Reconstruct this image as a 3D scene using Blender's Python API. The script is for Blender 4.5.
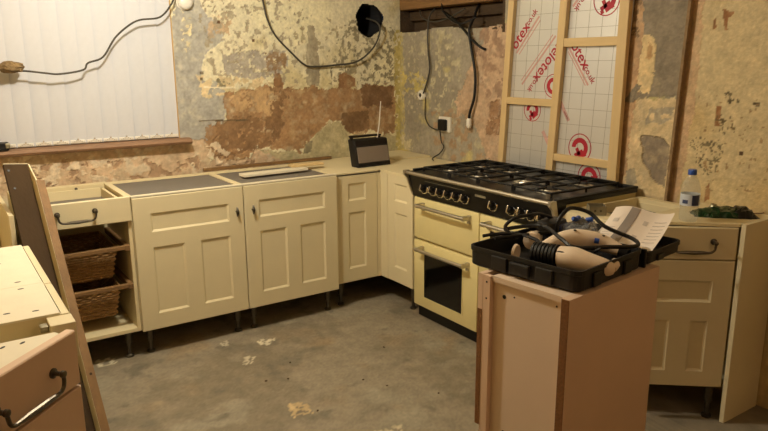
import bpy, bmesh, math, random
import numpy as np
from mathutils import Vector, Matrix

scene = bpy.context.scene
for o in list(bpy.data.objects):
    bpy.data.objects.remove(o, do_unlink=True)
COL = scene.collection

# ------------------------------------------------------------------ camera
YAW, PITCH, ROLL, FOC = 0.59373, 0.22619, -0.00622, 672.39
cam_data = bpy.data.cameras.new('camera')
cam = bpy.data.objects.new('camera', cam_data)
COL.objects.link(cam)
fw = Vector((math.sin(YAW) * math.cos(PITCH), math.cos(YAW) * math.cos(PITCH), -math.sin(PITCH)))
rt = Vector((math.cos(YAW), -math.sin(YAW), 0))
up = rt.cross(fw)
cr, sr = math.cos(ROLL), math.sin(ROLL)
rt, up = cr * rt + sr * up, -sr * rt + cr * up
cam.matrix_world = Matrix(((rt.x, up.x, -fw.x, -2.337), (rt.y, up.y, -fw.y, -3.469), (rt.z, up.z, -fw.z, 1.536), (0, 0, 0, 1)))
cam_data.sensor_width = 36
cam_data.lens = FOC * 36 / 768
cam_data.clip_start = 0.02
scene.camera = cam

# ------------------------------------------------------------------ light and exposure
world = bpy.data.worlds.new('world')
scene.world = world
world.use_nodes = True
world.node_tree.nodes['Background'].inputs[0].default_value = (0.02, 0.03, 0.05, 1)   # night outside
world.node_tree.nodes['Background'].inputs[1].default_value = 0.3


def lamp(name, loc, energy, col, radius):
    d = bpy.data.lights.new(name, 'POINT')
    d.energy = energy
    d.color = col
    d.shadow_soft_size = radius
    o = bpy.data.objects.new(name, d)
    o.location = loc
    COL.objects.link(o)


lamp('ceiling_bulb', (-1.55, -0.66, 2.24), 84, (1.0, 0.92, 0.76), 0.05)
lamp('rear_fill_light', (-0.9, -4.1, 2.25), 10, (1.0, 0.74, 0.53), 0.06)  # added warm fill behind the camera for the shaded fronts, no lamp seen
vs = scene.view_settings
vs.view_transform = 'Standard'
vs.look = 'None'
vs.exposure = 0.0
vs.gamma = 1.0
vs.use_curve_mapping = False
try:
    scene.cycles.max_bounces = 8
    scene.cycles.sample_clamp_indirect = 4.0
except Exception:
    pass


# ------------------------------------------------------------------ helpers
def lin(c):
    return tuple(((x / 255) / 12.92 if x / 255 <= 0.04045 else ((x / 255 + 0.055) / 1.055) ** 2.4) for x in c)


MATS = {}


def mat(name, rgb, rough=0.55, metal=0.0, var=0.12, scale=14.0, bump=0.05, bscale=60.0, stretch=(1, 1, 1),
        dark=None, trans=0.0, ior=1.45, coat=0.0, attr=None, alpha=1.0):
    if name in MATS:
        return MATS[name]
    m = bpy.data.materials.new(name)
    m.use_nodes = True
    nt = m.node_tree
    N, L = nt.nodes, nt.links
    b = N['Principled BSDF']
    tc = N.new('ShaderNodeTexCoord')
    mp = N.new('ShaderNodeMapping')
    mp.inputs['Scale'].default_value = stretch
    L.new(tc.outputs['Object'], mp.inputs['Vector'])
    nz = N.new('ShaderNodeTexNoise')
    nz.inputs['Scale'].default_value = scale
    nz.inputs['Detail'].default_value = 5
    nz.inputs['Roughness'].default_value = 0.6
    L.new(mp.outputs[0], nz.inputs['Vector'])
    rp = N.new('ShaderNodeMapRange')
    rp.inputs['From Min'].default_value = 0.3
    rp.inputs['From Max'].default_value = 0.7
    L.new(nz.outputs['Fac'], rp.inputs['Value'])
    mx = N.new('ShaderNodeMix')
    mx.data_type = 'RGBA'
    L.new(rp.outputs[0], mx.inputs['Factor'])
    base = lin(rgb)
    if attr:
        at = N.new('ShaderNodeAttribute')
        at.attribute_name = attr
        for k, v in ((6, 1 - var), (7, 1 + var)):
            sc = N.new('ShaderNodeVectorMath')
            sc.operation = 'SCALE'
            sc.inputs['Scale'].default_value = v
            L.new(at.outputs['Color'], sc.inputs[0])
            L.new(sc.outputs[0], mx.inputs[k])
    else:
        d = lin(dark) if dark else tuple(x * (1 - 2 * var) for x in base)
        mx.inputs[6].default_value = (*d, 1)
        mx.inputs[7].default_value = (*base, 1)
    L.new(mx.outputs[2], b.inputs['Base Color'])
    b.inputs['Roughness'].default_value = rough
    b.inputs['Metallic'].default_value = metal
    b.inputs['IOR'].default_value = ior
    b.inputs['Transmission Weight'].default_value = trans
    b.inputs['Coat Weight'].default_value = coat
    b.inputs['Alpha'].default_value = alpha
    if bump:
        n2 = N.new('ShaderNodeTexNoise')
        n2.inputs['Scale'].default_value = bscale
        n2.inputs['Detail'].default_value = 4
        L.new(mp.outputs[0], n2.inputs['Vector'])
        bp = N.new('ShaderNodeBump')
        bp.inputs['Strength'].default_value = bump
        bp.inputs['Distance'].default_value = 0.02
        L.new(n2.outputs['Fac'], bp.inputs['Height'])
        L.new(bp.outputs[0], b.inputs['Normal'])
    MATS[name] = m
    return m


M_CREAM = mat('cream_painted_wood', (222, 210, 174), 0.42, var=0.03, scale=5, bump=0.03, bscale=90)
M_CARC = mat('cream_carcass_board', (226, 212, 172), 0.5, var=0.03, scale=6, bump=0.02)
M_PINK = mat('pink_shaded_board', (220, 190, 162), 0.45, var=0.04, scale=4, bump=0.02)  # pale board, pinkish cast of the shaded faces put into its colour
M_WHITE = mat('white_board', (232, 224, 200), 0.45, var=0.05, scale=9, bump=0.02)
M_CHIP = mat('raw_chipboard_edge', (136, 92, 48), 0.85, var=0.2, scale=120, bump=0.3, bscale=200)
M_DKWOOD = mat('dark_board', (62, 46, 27), 0.95, var=0.10, scale=10, bump=0.1, stretch=(1, 1, 0.15))  # dark brown wood, deepened to carry the shade of the unlit board face
M_BRWOOD = mat('brown_timber', (134, 102, 64), 0.65, var=0.18, scale=16, bump=0.15, stretch=(1, 1, 0.12))
M_PINE = mat('pale_pine_timber', (218, 190, 138), 0.6, var=0.08, scale=20, bump=0.08, stretch=(1, 1, 0.1))
M_BEAM = mat('old_beam_timber', (142, 106, 64), 0.8, var=0.22, scale=9, bump=0.4, stretch=(1, 0.15, 1))
M_BEAMDK = mat('dark_old_timber', (84, 66, 46), 0.9, var=0.22, scale=9, bump=0.5, stretch=(1, 0.2, 1))
M_GREYTOP = mat('grey_sheet', (112, 106, 98), 0.6, var=0.06, scale=7, bump=0.04)
M_BLACK = mat('black_enamel', (14, 13, 12), 0.28, var=0.1, bump=0.0)
M_IRON = mat('cast_iron', (20, 19, 18), 0.6, var=0.1, bump=0.1, bscale=300)
M_PLASTIC = mat('black_plastic', (19, 18, 18), 0.5, var=0.1, bump=0.12, bscale=400)
M_RUBBER = mat('black_rubber', (13, 12, 12), 0.5, var=0.1, bump=0.0)
M_CABLE = mat('grey_cable_sheath', (66, 62, 54), 0.6, var=0.1, bump=0.0)
M_STEEL = mat('brushed_steel', (204, 197, 182), 0.42, metal=1.0, var=0.05, bump=0.02, stretch=(1, 1, 20))
M_CHROME = mat('chrome', (205, 200, 190), 0.12, metal=1.0, var=0.02, bump=0.0)
M_PEWTER = mat('dark_pewter', (104, 98, 88), 0.35, metal=0.9, var=0.15, scale=60, bump=0.1, bscale=200)
M_ENAMEL = mat('cream_enamel', (228, 214, 156), 0.22, var=0.02, bump=0.0, coat=0.3)
M_GLASS = mat('dark_oven_glass', (10, 9, 8), 0.08, var=0.05, bump=0.0)
M_FOIL = mat('foil_facing', (226, 226, 222), 0.36, metal=0.55, var=0.04, scale=3, bump=0.06, bscale=14)
M_SEAM = mat('foil_seam_thread', (150, 146, 134), 0.5, var=0.05, bump=0.0)
M_RED = mat('red_print', (172, 30, 50), 0.5, var=0.05, bump=0.0)
M_REDPALE = mat('faded_red_print', (214, 170, 162), 0.5, var=0.08, scale=40, bump=0.0)
M_BLIND = mat('white_blind_fabric', (204, 206, 212), 0.75, var=0.02, scale=30, bump=0.03, bscale=300)
M_WPLASTIC = mat('white_plastic', (232, 228, 216), 0.35, var=0.02, bump=0.0)
M_WICKER = mat('wicker', (176, 136, 84), 0.7, var=0.25, scale=40, bump=0.3, bscale=120)
M_RGREY = mat('radio_cloth', (124, 112, 100), 0.7, var=0.06, scale=200, bump=0.2, bscale=500)
M_TOOL = mat('beige_tool_plastic', (234, 214, 188), 0.4, var=0.04, bump=0.02)
M_PAPER = mat('white_paper', (238, 226, 212), 0.7, var=0.02, bump=0.02)
M_INK = mat('grey_print', (150, 142, 136), 0.7, var=0.05, bump=0.0)
M_TEXT = mat('faint_print', (206, 196, 186), 0.7, var=0.05, bump=0.0)
M_BLUE = mat('blue_plastic', (48, 84, 168), 0.35, var=0.06, bump=0.0)
M_LABELW = mat('bottle_label_pale', (206, 214, 224), 0.4, var=0.05, bump=0.0)
M_LABELD = mat('bottle_label_dark', (58, 72, 112), 0.4, var=0.1, bump=0.0)
M_GREEN = mat('green_foil', (24, 60, 32), 0.25, metal=0.3, var=0.2, scale=30, bump=0.1)
M_SILVER = mat('silver_foil', (186, 180, 150), 0.25, metal=0.7, var=0.15, scale=40, bump=0.2)
M_ZINC = mat('galvanised_box', (150, 144, 122), 0.4, metal=0.5, var=0.1, bump=0.05)
M_CLEAR = mat('clear_plastic', (206, 214, 208), 0.06, var=0.0, bump=0.0, alpha=0.2)
M_WATER = mat('water', (240, 248, 250), 0.02, var=0.0, bump=0.0, trans=1.0, ior=1.33)
M_FILM = mat('crumpled_film', (196, 200, 204), 0.12, var=0.1, bump=0.2, bscale=40, trans=0.75, ior=1.3)
M_PIPE = mat('dark_pipe', (30, 30, 32), 0.85, var=0.1, bump=0.1)
M_LUMP = mat('brown_filler', (142, 118, 82), 0.9, var=0.25, scale=40, bump=0.6, bscale=80)
M_SILL = mat('brown_sill_wood', (146, 112, 84), 0.6, var=0.15, scale=12, bump=0.12, stretch=(0.15, 1, 1))
M_CEIL = mat('ceiling_paint', (226, 214, 186), 0.9, var=0.03, bump=0.05)
M_PLAIN = mat('tan_wall_paint', (196, 164, 112), 0.85, var=0.06, scale=3, bump=0.08, bscale=20)
M_PAINTED = mat('stripped_plaster', (180, 160, 120), 0.88, var=0.10, scale=30, bump=0.35, bscale=45, attr='layer_colour')
M_FLOOR = mat('stained_concrete', (130, 120, 96), 0.72, var=0.16, scale=9, bump=0.12, bscale=30, attr='layer_colour')
M_BACKP = mat('pale_back_panel', (224, 202, 178), 0.5, var=0.03, scale=4, bump=0.02)
M_BRASS = mat('dull_brass', (170, 140, 80), 0.35, metal=0.8, var=0.1, bump=0.0)


def link(o, parent=None):
    COL.objects.link(o)
    if parent is not None:
        o.parent = parent
    return o


def tag(o, label=None, cat=None, group=None, kind=None):
    if label: o['label'] = label
    if cat: o['category'] = cat
    if group: o['group'] = group
    if kind: o['kind'] = kind
    return o


def thing(name, label, cat, loc=(0, 0, 0), rotz=0.0, group=None):
    o = bpy.data.objects.new(name, None)
    o.empty_display_size = 0.05
    o.location = loc
    o.rotation_euler = (0, 0, rotz)
    link(o)
    return tag(o, label, cat, group)


class MB:
    """collects simple shapes into one mesh"""

    def __init__(self):
        self.v, self.f, self.mi, self.cur = [], [], [], 0

    def add(self, vs, fs):
        n = len(self.v)
        self.v += [tuple(p) for p in vs]
        self.f += [tuple(i + n for i in q) for q in fs]
        self.mi += [self.cur] * len(fs)
        return self

    def box(self, x0, x1, y0, y1, z0, z1, bev=0.0):
        x0, x1 = min(x0, x1), max(x0, x1)
        y0, y1 = min(y0, y1), max(y0, y1)
        z0, z1 = min(z0, z1), max(z0, z1)
        if bev <= 0:
            vs = [(x, y, z) for z in (z0, z1) for y in (y0, y1) for x in (x0, x1)]
            return self.add(vs, [(0, 2, 3, 1), (4, 5, 7, 6), (0, 1, 5, 4), (2, 6, 7, 3), (0, 4, 6, 2), (1, 3, 7, 5)])
        bm = bmesh.new()
        bmesh.ops.create_cube(bm, size=1)
        for p in bm.verts:
            p.co = Vector(((x0 + x1) / 2 + p.co.x * (x1 - x0), (y0 + y1) / 2 + p.co.y * (y1 - y0), (z0 + z1) / 2 + p.co.z * (z1 - z0)))
        bmesh.ops.bevel(bm, geom=bm.edges[:], offset=min(bev, (x1 - x0) * .49, (y1 - y0) * .49, (z1 - z0) * .49), segments=2, affect='EDGES', profile=0.5)
        return self.bm(bm)

    def bm(self, bm):
        bm.verts.index_update()
        self.add([p.co[:] for p in bm.verts], [[q.index for q in f.verts] for f in bm.faces])
        bm.free()
        return self

    def prism(self, poly, z0, z1):
        n = len(poly)
        vs = [(x, y, z0) for x, y in poly] + [(x, y, z1) for x, y in poly]
        return self.add(vs, [tuple(range(n))[::-1], tuple(range(n, 2 * n))] + [(i, (i + 1) % n, n + (i + 1) % n, n + i) for i in range(n)])

    def tube(self, pts, r, seg=8, smooth=6, caps=True):
        P = [Vector(p) for p in pts]
        rad = list(r) if isinstance(r, (list, tuple)) else [r] * len(P)
        if smooth > 1 and len(P) > 2:
            Q, RR = [], []
            for i in range(len(P) - 1):
                a, b, c, d = P[max(i - 1, 0)], P[i], P[i + 1], P[min(i + 2, len(P) - 1)]
                for k in range(smooth):
                    t = k / smooth
                    Q.append(0.5 * ((2 * b) + (c - a) * t + (2 * a - 5 * b + 4 * c - d) * t * t + (3 * b - a - 3 * c + d) * t ** 3))
                    RR.append(rad[i] * (1 - t) + rad[i + 1] * t)
            Q.append(P[-1]); RR.append(rad[-1])
            P, rad = Q, RR
        vs, nrm = [], None
        for i, p in enumerate(P):
            t = (P[min(i + 1, len(P) - 1)] - P[max(i - 1, 0)])
            t = t.normalized() if t.length > 1e-9 else Vector((0, 0, 1))
            if nrm is None:
                nrm = t.orthogonal().normalized()
            nrm = (nrm - t * nrm.dot(t)).normalized()
            bi = t.cross(nrm)
            for k in range(seg):
                a = 2 * math.pi * k / seg
                vs.append(p + (nrm * math.cos(a) + bi * math.sin(a)) * rad[i])
        fs = [(i * seg + k, i * seg + (k + 1) % seg, (i + 1) * seg + (k + 1) % seg, (i + 1) * seg + k) for i in range(len(P) - 1) for k in range(seg)]
        if caps:
            fs += [tuple(range(seg))[::-1], tuple(range((len(P) - 1) * seg, len(P) * seg))]
        return self.add(vs, fs)

    def lathe(self, prof, seg=20, c=(0, 0, 0), axis='z', caps=True):
        vs = []
        for r, h in prof:
            for k in range(seg):
                a = 2 * math.pi * k / seg
                x, y = r * math.cos(a), r * math.sin(a)
                p = {'z': (x, y, h), 'y': (x, h, y), 'x': (h, x, y)}[axis]
                vs.append((p[0] + c[0], p[1] + c[1], p[2] + c[2]))
        n = len(prof)
        fs = [(i * seg + k, i * seg + (k + 1) % seg, (i + 1) * seg + (k + 1) % seg, (i + 1) * seg + k) for i in range(n - 1) for k in range(seg)]
        if caps:
            fs += [tuple(range(seg))[::-1], tuple(range((n - 1) * seg, n * seg))]
        return self.add(vs, fs)

    def xform(self, m):
        self.v = [tuple(m @ Vector(p)) for p in self.v]
        return self

    def build(self, name, mats, parent=None, smooth=False, loc=None):
        me = bpy.data.meshes.new(name)
        me.from_pydata(self.v, [], self.f)
        me.update()
        bm = bmesh.new()
        bm.from_mesh(me)
        bmesh.ops.recalc_face_normals(bm, faces=bm.faces)
        bm.to_mesh(me)
        bm.free()
        mats = mats if isinstance(mats, (list, tuple)) else [mats]
        for m in mats:
            me.materials.append(m)
        me.polygons.foreach_set('material_index', self.mi)
        if smooth:
            me.polygons.foreach_set('use_smooth', [True] * len(me.polygons))
            try:
                me.set_sharp_from_angle(angle=math.radians(40))
            except Exception:
                pass
        o = bpy.data.objects.new(name, me)
        if loc:
            o.location = loc
        return link(o, parent)


def copy_tree(o, parent=None):
    c = o.copy()
    COL.objects.link(c)
    if parent is not None:
        c.parent = parent
    for ch in list(o.children):
        copy_tree(ch, c)
    return c


# -------------------------------------------------- layered plaster on real relief
def lattice_noise(u, v, scale, seed):
    rng = np.random.RandomState(seed)
    G = rng.rand(257, 257)
    x, y = u / scale + 1000.37, v / scale + 1000.71
    xi, yi = np.floor(x).astype(int), np.floor(y).astype(int)
    fx, fy = x - xi, y - yi
    fx, fy = fx * fx * (3 - 2 * fx), fy * fy * (3 - 2 * fy)
    a, b = G[xi % 256, yi % 256], G[(xi + 1) % 256, yi % 256]
    c, d = G[xi % 256, (yi + 1) % 256], G[(xi + 1) % 256, (yi + 1) % 256]
    return (a * (1 - fx) + b * fx) * (1 - fy) + (c * (1 - fx) + d * fx) * fy


def fbm(u, v, scale, seed, octv=4):
    t, amp, tot = 0, 1.0, 0
    for k in range(octv):
        t = t + amp * lattice_noise(u, v, scale / 2 ** k, seed + k)
        tot += amp
        amp *= 0.55
    return t / tot


def inside(poly, u, v):
    r = np.zeros(u.shape, bool)
    n = len(poly)
    for i in range(n):
        x0, y0 = poly[i]
        x1, y1 = poly[(i + 1) % n]
        if y0 == y1:
            continue
        c = ((y0 > v) != (y1 > v)) & (u < (x1 - x0) * (v - y0) / (y1 - y0) + x0)
        r ^= c
    return r


def paint(u, v, base, patches, seed, mottles=()):
    """colour of every plaster or paint layer and how far it lies behind or before the face (mm)"""
    col = np.empty(u.shape + (3,))
    col[:] = lin(base)
    h = 1.2 * (fbm(u, v, .12, seed + 900) - .5) * 4
    for mcol, scale, thr, sd in mottles:
        w = np.clip((fbm(u, v, scale, seed + sd) - thr) * 8, 0, 1)[..., None]
        col = col * (1 - w) + np.array(lin(mcol)) * w
    for i, (poly, c, hh, warp, dens, grain) in enumerate(patches):
        s = seed + 20 * i
        du = ((fbm(u, v, .09, s + 1) - .5) * 3 + (fbm(u, v, .018, s + 3, 3) - .5) * 1.6) * warp
        dv = ((fbm(u, v, .09, s + 2) - .5) * 3 + (fbm(u, v, .018, s + 4, 3) - .5) * 1.6) * warp
        m = inside(poly, u + du, v + dv)
        if not m.any():
            continue
        if dens < 1:
            nz = fbm(u, v, grain, s + 5, 3)
            m &= nz > np.quantile(nz[m], 1 - dens)
        tone = 1 + (fbm(u, v, .07, s + 9) - .5) * .55 + (fbm(u, v, .015, s + 10, 2) - .5) * .25
        op = np.clip(.45 + 1.1 * fbm(u, v, .035, s + 11), .35, 1.0)[..., None]
        new = np.array(lin(c)) * tone[..., None]
        mix = col * (1 - op) + new * op
        col[m] = mix[m]
        h[m] = hh + h[m] * .5 + (fbm(u, v, .05, s + 12)[m] - .5) * 3
    fine = 1 + (fbm(u, v, .012, seed + 700, 2) - .5) * .34 + (fbm(u, v, .05, seed + 720, 3) - .5) * .22
    col = col * fine[..., None]
    return col, h


def relief_wall(name, us, vs, plane, base, patches, seed, holes=(), mottles=(), mb=None):
    """plane(u, v, h) -> xyz ; holes: list of functions giving True where the wall is open"""
    U, V = np.meshgrid(np.array(us), np.array(vs), indexing='ij')
    col, h = paint(U, V, base, patches, seed, mottles)
    X, Y, Z = plane(U, V, h / 1000.0)
    P = np.stack([X, Y, Z], -1).reshape(-1, 3)
    nu, nv = len(us), len(vs)
    idx = np.arange(nu * nv).reshape(nu, nv)
    q = np.stack([idx[:-1, :-1], idx[1:, :-1], idx[1:, 1:], idx[:-1, 1:]], -1).reshape(-1, 4)
    cu = ((U[:-1, :-1] + U[1:, 1:]) / 2).reshape(-1)
    cv = ((V[:-1, :-1] + V[1:, 1:]) / 2).reshape(-1)
    keep = np.ones(len(q), bool)
    for f in holes:
        keep &= ~f(cu, cv)
    q = q[keep]
    me = bpy.data.meshes.new(name)
    me.from_pydata(P.tolist(), [], q.tolist())
    a = me.color_attributes.new('layer_colour', 'FLOAT_COLOR', 'POINT')
    c4 = np.ones((len(P), 4), np.float32)
    c4[:, :3] = np.clip(col.reshape(-1, 3), 0, 1)
    a.data.foreach_set('color', c4.reshape(-1))
    return me


def steps(*segs):
    out = []
    for a, b, d in segs:
        n = max(1, int(round(abs(b - a) / d)))
        out += list(np.linspace(a, b, n, endpoint=False))
    out.append(segs[-1][1])
    return out


BACK_PATCHES = [
    ([(-1.042, 1.949), (-0.873, 1.957), (-0.845, 1.831), (-0.785, 1.774), (-0.741, 1.668), (-0.834, 1.607), (-0.882, 1.559), (-0.916, 1.428), (-0.757, 1.4), (-0.742, 1.225), (-0.792, 1.05), (-1.088, 1.034)], (168, 165, 156), -2, 0.02, 1, 0.02),  # grey strip by window
    ([(-0.997, 1.838), (-0.934, 1.794), (-0.961, 1.577), (-1.007, 1.618)], (223, 210, 170), 1, 0.01, 0.3, 0.02),  # cream flecks
    ([(-0.845, 1.819), (-0.692, 1.824), (-0.687, 1.693), (-0.83, 1.679)], (191, 166, 133), -1, 0.03, 0.6, 0.03),  # brown halo
    ([(-0.898, 1.956), (-0.202, 1.99), (-0.225, 1.387), (-0.757, 1.4), (-0.889, 1.547)], (164, 153, 129), -1.5, 0.02, 0.24, 0.03),  # specks grey
    ([(-0.265, 1.863), (0.137, 1.811), (0.128, 1.406), (-0.224, 1.414)], (171, 159, 128), -1.5, 0.02, 0.12, 0.03),  # specks grey mid
    ([(0.177, 1.812), (0.583, 1.781), (0.582, 1.354), (0.007, 1.382), (0.044, 1.61)], (145, 136, 110), -1.5, 0.02, 0.38, 0.025),  # specks dark by hole
    ([(-0.143, 1.765), (-0.098, 1.766), (-0.08, 1.61), (-0.08, 1.37), (-0.172, 1.373), (-0.171, 1.609)], (155, 145, 122), -1, 0.015, 1, 0.02),  # grey vertical stain
    ([(-0.746, 1.583), (-0.626, 1.596), (-0.489, 1.608), (-0.29, 1.596), (-0.31, 1.467), (-0.498, 1.419), (-0.649, 1.435), (-0.753, 1.461)], (171, 163, 149), -2, 0.02, 0.8, 0.03),  # grey block
    ([(-0.469, 1.59), (-0.32, 1.59), (-0.324, 1.487), (-0.453, 1.482)], (148, 122, 91), -1, 0.015, 0.8, 0.02),  # brown in block
    ([(-0.8, 1.438), (-0.709, 1.436), (-0.706, 1.38), (-0.797, 1.382)], (124, 117, 91), -1, 0.008, 1, 0.01),  # dark square
    ([(-0.919, 1.476), (-0.754, 1.449), (-0.498, 1.432), (-0.225, 1.387), (-0.502, 1.343), (-0.891, 1.33)], (212, 193, 153), -2, 0.02, 0.6, 0.03),  # tan top left of brown
    ([(-0.748, 1.338), (-0.5, 1.381), (-0.225, 1.367), (0.127, 1.358), (0.573, 1.347), (0.572, 1.015), (0.375, 1.013), (0.178, 1.026), (0.08, 1.117), (-0.032, 1.123), (-0.146, 1.005), (-0.241, 0.943), (-0.377, 0.94), (-0.563, 0.981), (-0.637, 0.908), (-0.86, 0.915), (-0.897, 1.057), (-0.885, 1.132), (-0.746, 1.149)], (159, 126, 90), -4, 0.03, 1, 0.03),  # brown zone
    ([(-0.706, 1.374), (-0.387, 1.365), (-0.438, 1.211), (-0.688, 1.222)], (187, 156, 114), -3, 0.03, 0.8, 0.03),  # orange light
    ([(0.259, 1.355), (0.546, 1.347), (0.537, 1.195), (0.266, 1.221)], (122, 93, 65), -5, 0.02, 1, 0.02),  # dark brown a
    ([(0.098, 1.179), (0.316, 1.169), (0.34, 1.044), (0.103, 1.031)], (123, 95, 65), -5, 0.02, 1, 0.02),  # dark brown b
    ([(-0.837, 1.167), (-0.511, 1.175), (-0.336, 1.206), (-0.358, 1.047), (-0.521, 0.965), (-0.846, 0.939)], (135, 105, 74), -5, 0.03, 0.85, 0.03),  # dark brown c
    ([(-0.432, 1.341), (-0.315, 1.35), (-0.385, 1.102), (-0.472, 1.094)], (135, 105, 74), -5, 0.03, 0.7, 0.03),  # dark brown d
    ([(-0.404, 1.481), (-0.361, 1.468), (-0.344, 1.364), (-0.43, 1.366)], (140, 106, 73), -3, 0.012, 1, 0.02),  # spike a
    ([(0.072, 1.435), (0.121, 1.461), (0.202, 1.419), (0.217, 1.349), (0.07, 1.353)], (140, 106, 73), -3, 0.012, 1, 0.02),  # spike b
    ([(-2.167, 1.093), (-1.049, 1.056), (-0.897, 1.057), (-0.86, 0.927), (-0.609, 0.906), (-0.55, 0.967), (-0.319, 0.908), (-0.244, 0.874), (-0.247, 0.791), (-0.953, 0.795), (-2.2, 0.829)], (201, 175, 144), -6, 0.02, 1, 0.03),  # band under sill
    ([(-2.167, 1.093), (-1.049, 1.056), (-0.897, 1.057), (-0.244, 0.874), (-0.247, 0.791), (-0.953, 0.795), (-2.2, 0.829)], (215, 198, 170), -1, 0.03, 0.25, 0.05),  # band chips
    ([(-2.178, 1.009), (-1.006, 0.953), (-0.32, 0.867), (-0.247, 0.791), (-0.953, 0.795), (-2.2, 0.829)], (169, 141, 112), -8, 0.03, 0.22, 0.05),  # band dark
    ([(-0.549, 0.98), (-0.242, 0.929), (-0.033, 1.109), (0.08, 1.103), (0.177, 1.011), (0.572, 0.985), (0.618, 0.723), (-0.247, 0.791)], (184, 174, 137), -1, 0.02, 1, 0.03),  # olive low
    ([(-0.194, 0.988), (-0.147, 0.998), (-0.157, 0.916), (-0.219, 0.914)], (137, 130, 105), -2, 0.01, 1, 0.02),  # grey blot
    ([(-0.887, 1.387), (-0.679, 1.38), (-0.679, 1.37), (-0.888, 1.377)], (235, 225, 195), 0, 0.002, 1, 0.02),  # white scratch
    ([(-0.927, 1.181), (-0.595, 1.169), (-0.596, 1.161), (-0.927, 1.174)], (97, 82, 59), -3, 0.002, 1, 0.02),  # dark crack
    ([(-0.906, 1.476), (-0.884, 1.475), (-0.886, 1.457), (-0.908, 1.458)], (85, 69, 48), -3, 0.001, 1, 0.01),  # nail hole a
    ([(-0.908, 1.446), (-0.886, 1.445), (-0.888, 1.427), (-0.91, 1.428)], (85, 69, 48), -3, 0.001, 1, 0.01),  # nail hole b
    ([(-0.554, 1.676), (-0.534, 1.676), (-0.535, 1.658), (-0.555, 1.658)], (96, 70, 47), -3, 0.001, 1, 0.01),  # nail hole c
    ([(-0.778, 1.786), (-0.759, 1.787), (-0.76, 1.769), (-0.779, 1.768)], (96, 70, 47), -3, 0.001, 1, 0.01),  # nail hole d
    ([(0.547, 1.752), (0.601, 1.753), (0.618, 0.8), (0.563, 0.805)], (190, 174, 108), 0, 0.01, 0.8, 0.02),  # yellow corner
]
RIGHT_PATCHES = [
    ([(0.697, 1.755), (0.622, 1.752), (0.596, 0.809), (0.687, 0.799)], (182, 168, 111), 0, 0.01, 0.9, 0.02),  # yellow corner strip
    ([(0.634, 1.455), (0.439, 1.443), (0.277, 1.377), (0.321, 1.321), (0.634, 1.325)], (192, 176, 108), 1, 0.03, 0.6, 0.03),  # yellow splash
    ([(0.659, 1.788), (-0.011, 1.727), (-0.046, 1.216), (0.634, 1.142)], (183, 174, 144), 1, 0.02, 0.16, 0.035),  # cream drips
    ([(0.66, 1.029), (0.508, 0.967), (0.508, 0.894), (0.634, 0.88)], (193, 182, 147), 1, 0.02, 0.6, 0.03),  # pale low
    ([(0.66, 0.893), (0.508, 0.879), (0.178, 0.858), (0.176, 0.773), (0.687, 0.752)], (194, 178, 108), 1, 0.015, 1, 0.02),  # yellow base
    ([(-0.275, 1.729), (-0.464, 1.744), (-0.51, 0.845), (-0.348, 0.855), (-0.25, 0.973), (-0.207, 1.11), (-0.126, 1.208), (0.034, 1.159), (0.017, 1.279), (-0.059, 1.436), (-0.152, 1.568)], (188, 160, 131), -4, 0.03, 1, 0.04),  # pink plaster
    ([(-0.089, 1.724), (-0.423, 1.734), (-0.421, 1.237), (-0.315, 1.219), (-0.214, 1.414)], (159, 131, 107), -3, 0.03, 0.45, 0.04),  # pink grey
    ([(-0.303, 1.28), (-0.435, 1.31), (-0.446, 1.086), (-0.265, 1.064)], (151, 118, 87), -8, 0.02, 0.8, 0.02),  # dark brick
    ([(0.297, 1.197), (-0.125, 1.221), (-0.231, 0.971), (-0.419, 0.896), (0.177, 0.801)], (163, 137, 107), -1, 0.03, 0.35, 0.04),  # stains
    ([(-1.165, 1.876), (-1.34, 1.862), (-1.373, 1.627), (-1.363, 1.358), (-1.434, 0.842), (-1.228, 0.808)], (191, 156, 118), -4, 0.02, 1, 0.03),  # tan by stud right
    ([(-1.177, 1.875), (-1.34, 1.862), (-1.337, 1.647), (-1.196, 1.651)], (142, 118, 90), -5, 0.02, 0.6, 0.02),  # tan dark
    ([(-1.34, 1.862), (-1.622, 1.838), (-1.619, 1.395), (-1.508, 1.354), (-1.342, 1.337), (-1.37, 1.532)], (139, 128, 109), 2, 0.012, 1, 0.02),  # grey slab
    ([(-1.382, 1.645), (-1.428, 1.625), (-1.439, 1.513), (-1.418, 1.379), (-1.337, 1.396), (-1.349, 1.513)], (219, 195, 146), 3, 0.015, 1, 0.02),  # cream flake
    ([(-1.391, 1.617), (-1.415, 1.598), (-1.414, 1.541), (-1.386, 1.542)], (192, 154, 107), 3, 0.01, 1, 0.02),  # tan core
    ([(-1.347, 1.416), (-1.382, 1.407), (-1.343, 1.327), (-1.284, 1.325)], (132, 122, 103), -1, 0.008, 1, 0.02),  # dark diag
    ([(-1.354, 1.338), (-1.621, 1.377), (-1.59, 0.843), (-1.318, 0.796), (-1.341, 1.086)], (212, 191, 149), 1, 0.02, 1, 0.03),  # cream lower
    ([(-1.425, 1.302), (-1.565, 1.319), (-1.551, 1.242), (-1.421, 1.223)], (166, 155, 133), 0, 0.015, 0.8, 0.03),  # cream grey smear
    ([(-1.398, 1.167), (-1.538, 1.155), (-1.574, 1.12), (-1.562, 0.913), (-1.491, 0.963), (-1.429, 1.02), (-1.411, 1.093)], (142, 129, 111), -6, 0.01, 1, 0.02),  # grey stone
    ([(-1.338, 0.983), (-1.384, 0.999), (-1.407, 0.941), (-1.37, 0.894), (-1.332, 0.909)], (156, 147, 126), -1, 0.008, 1, 0.02),  # grey drop
]
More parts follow.
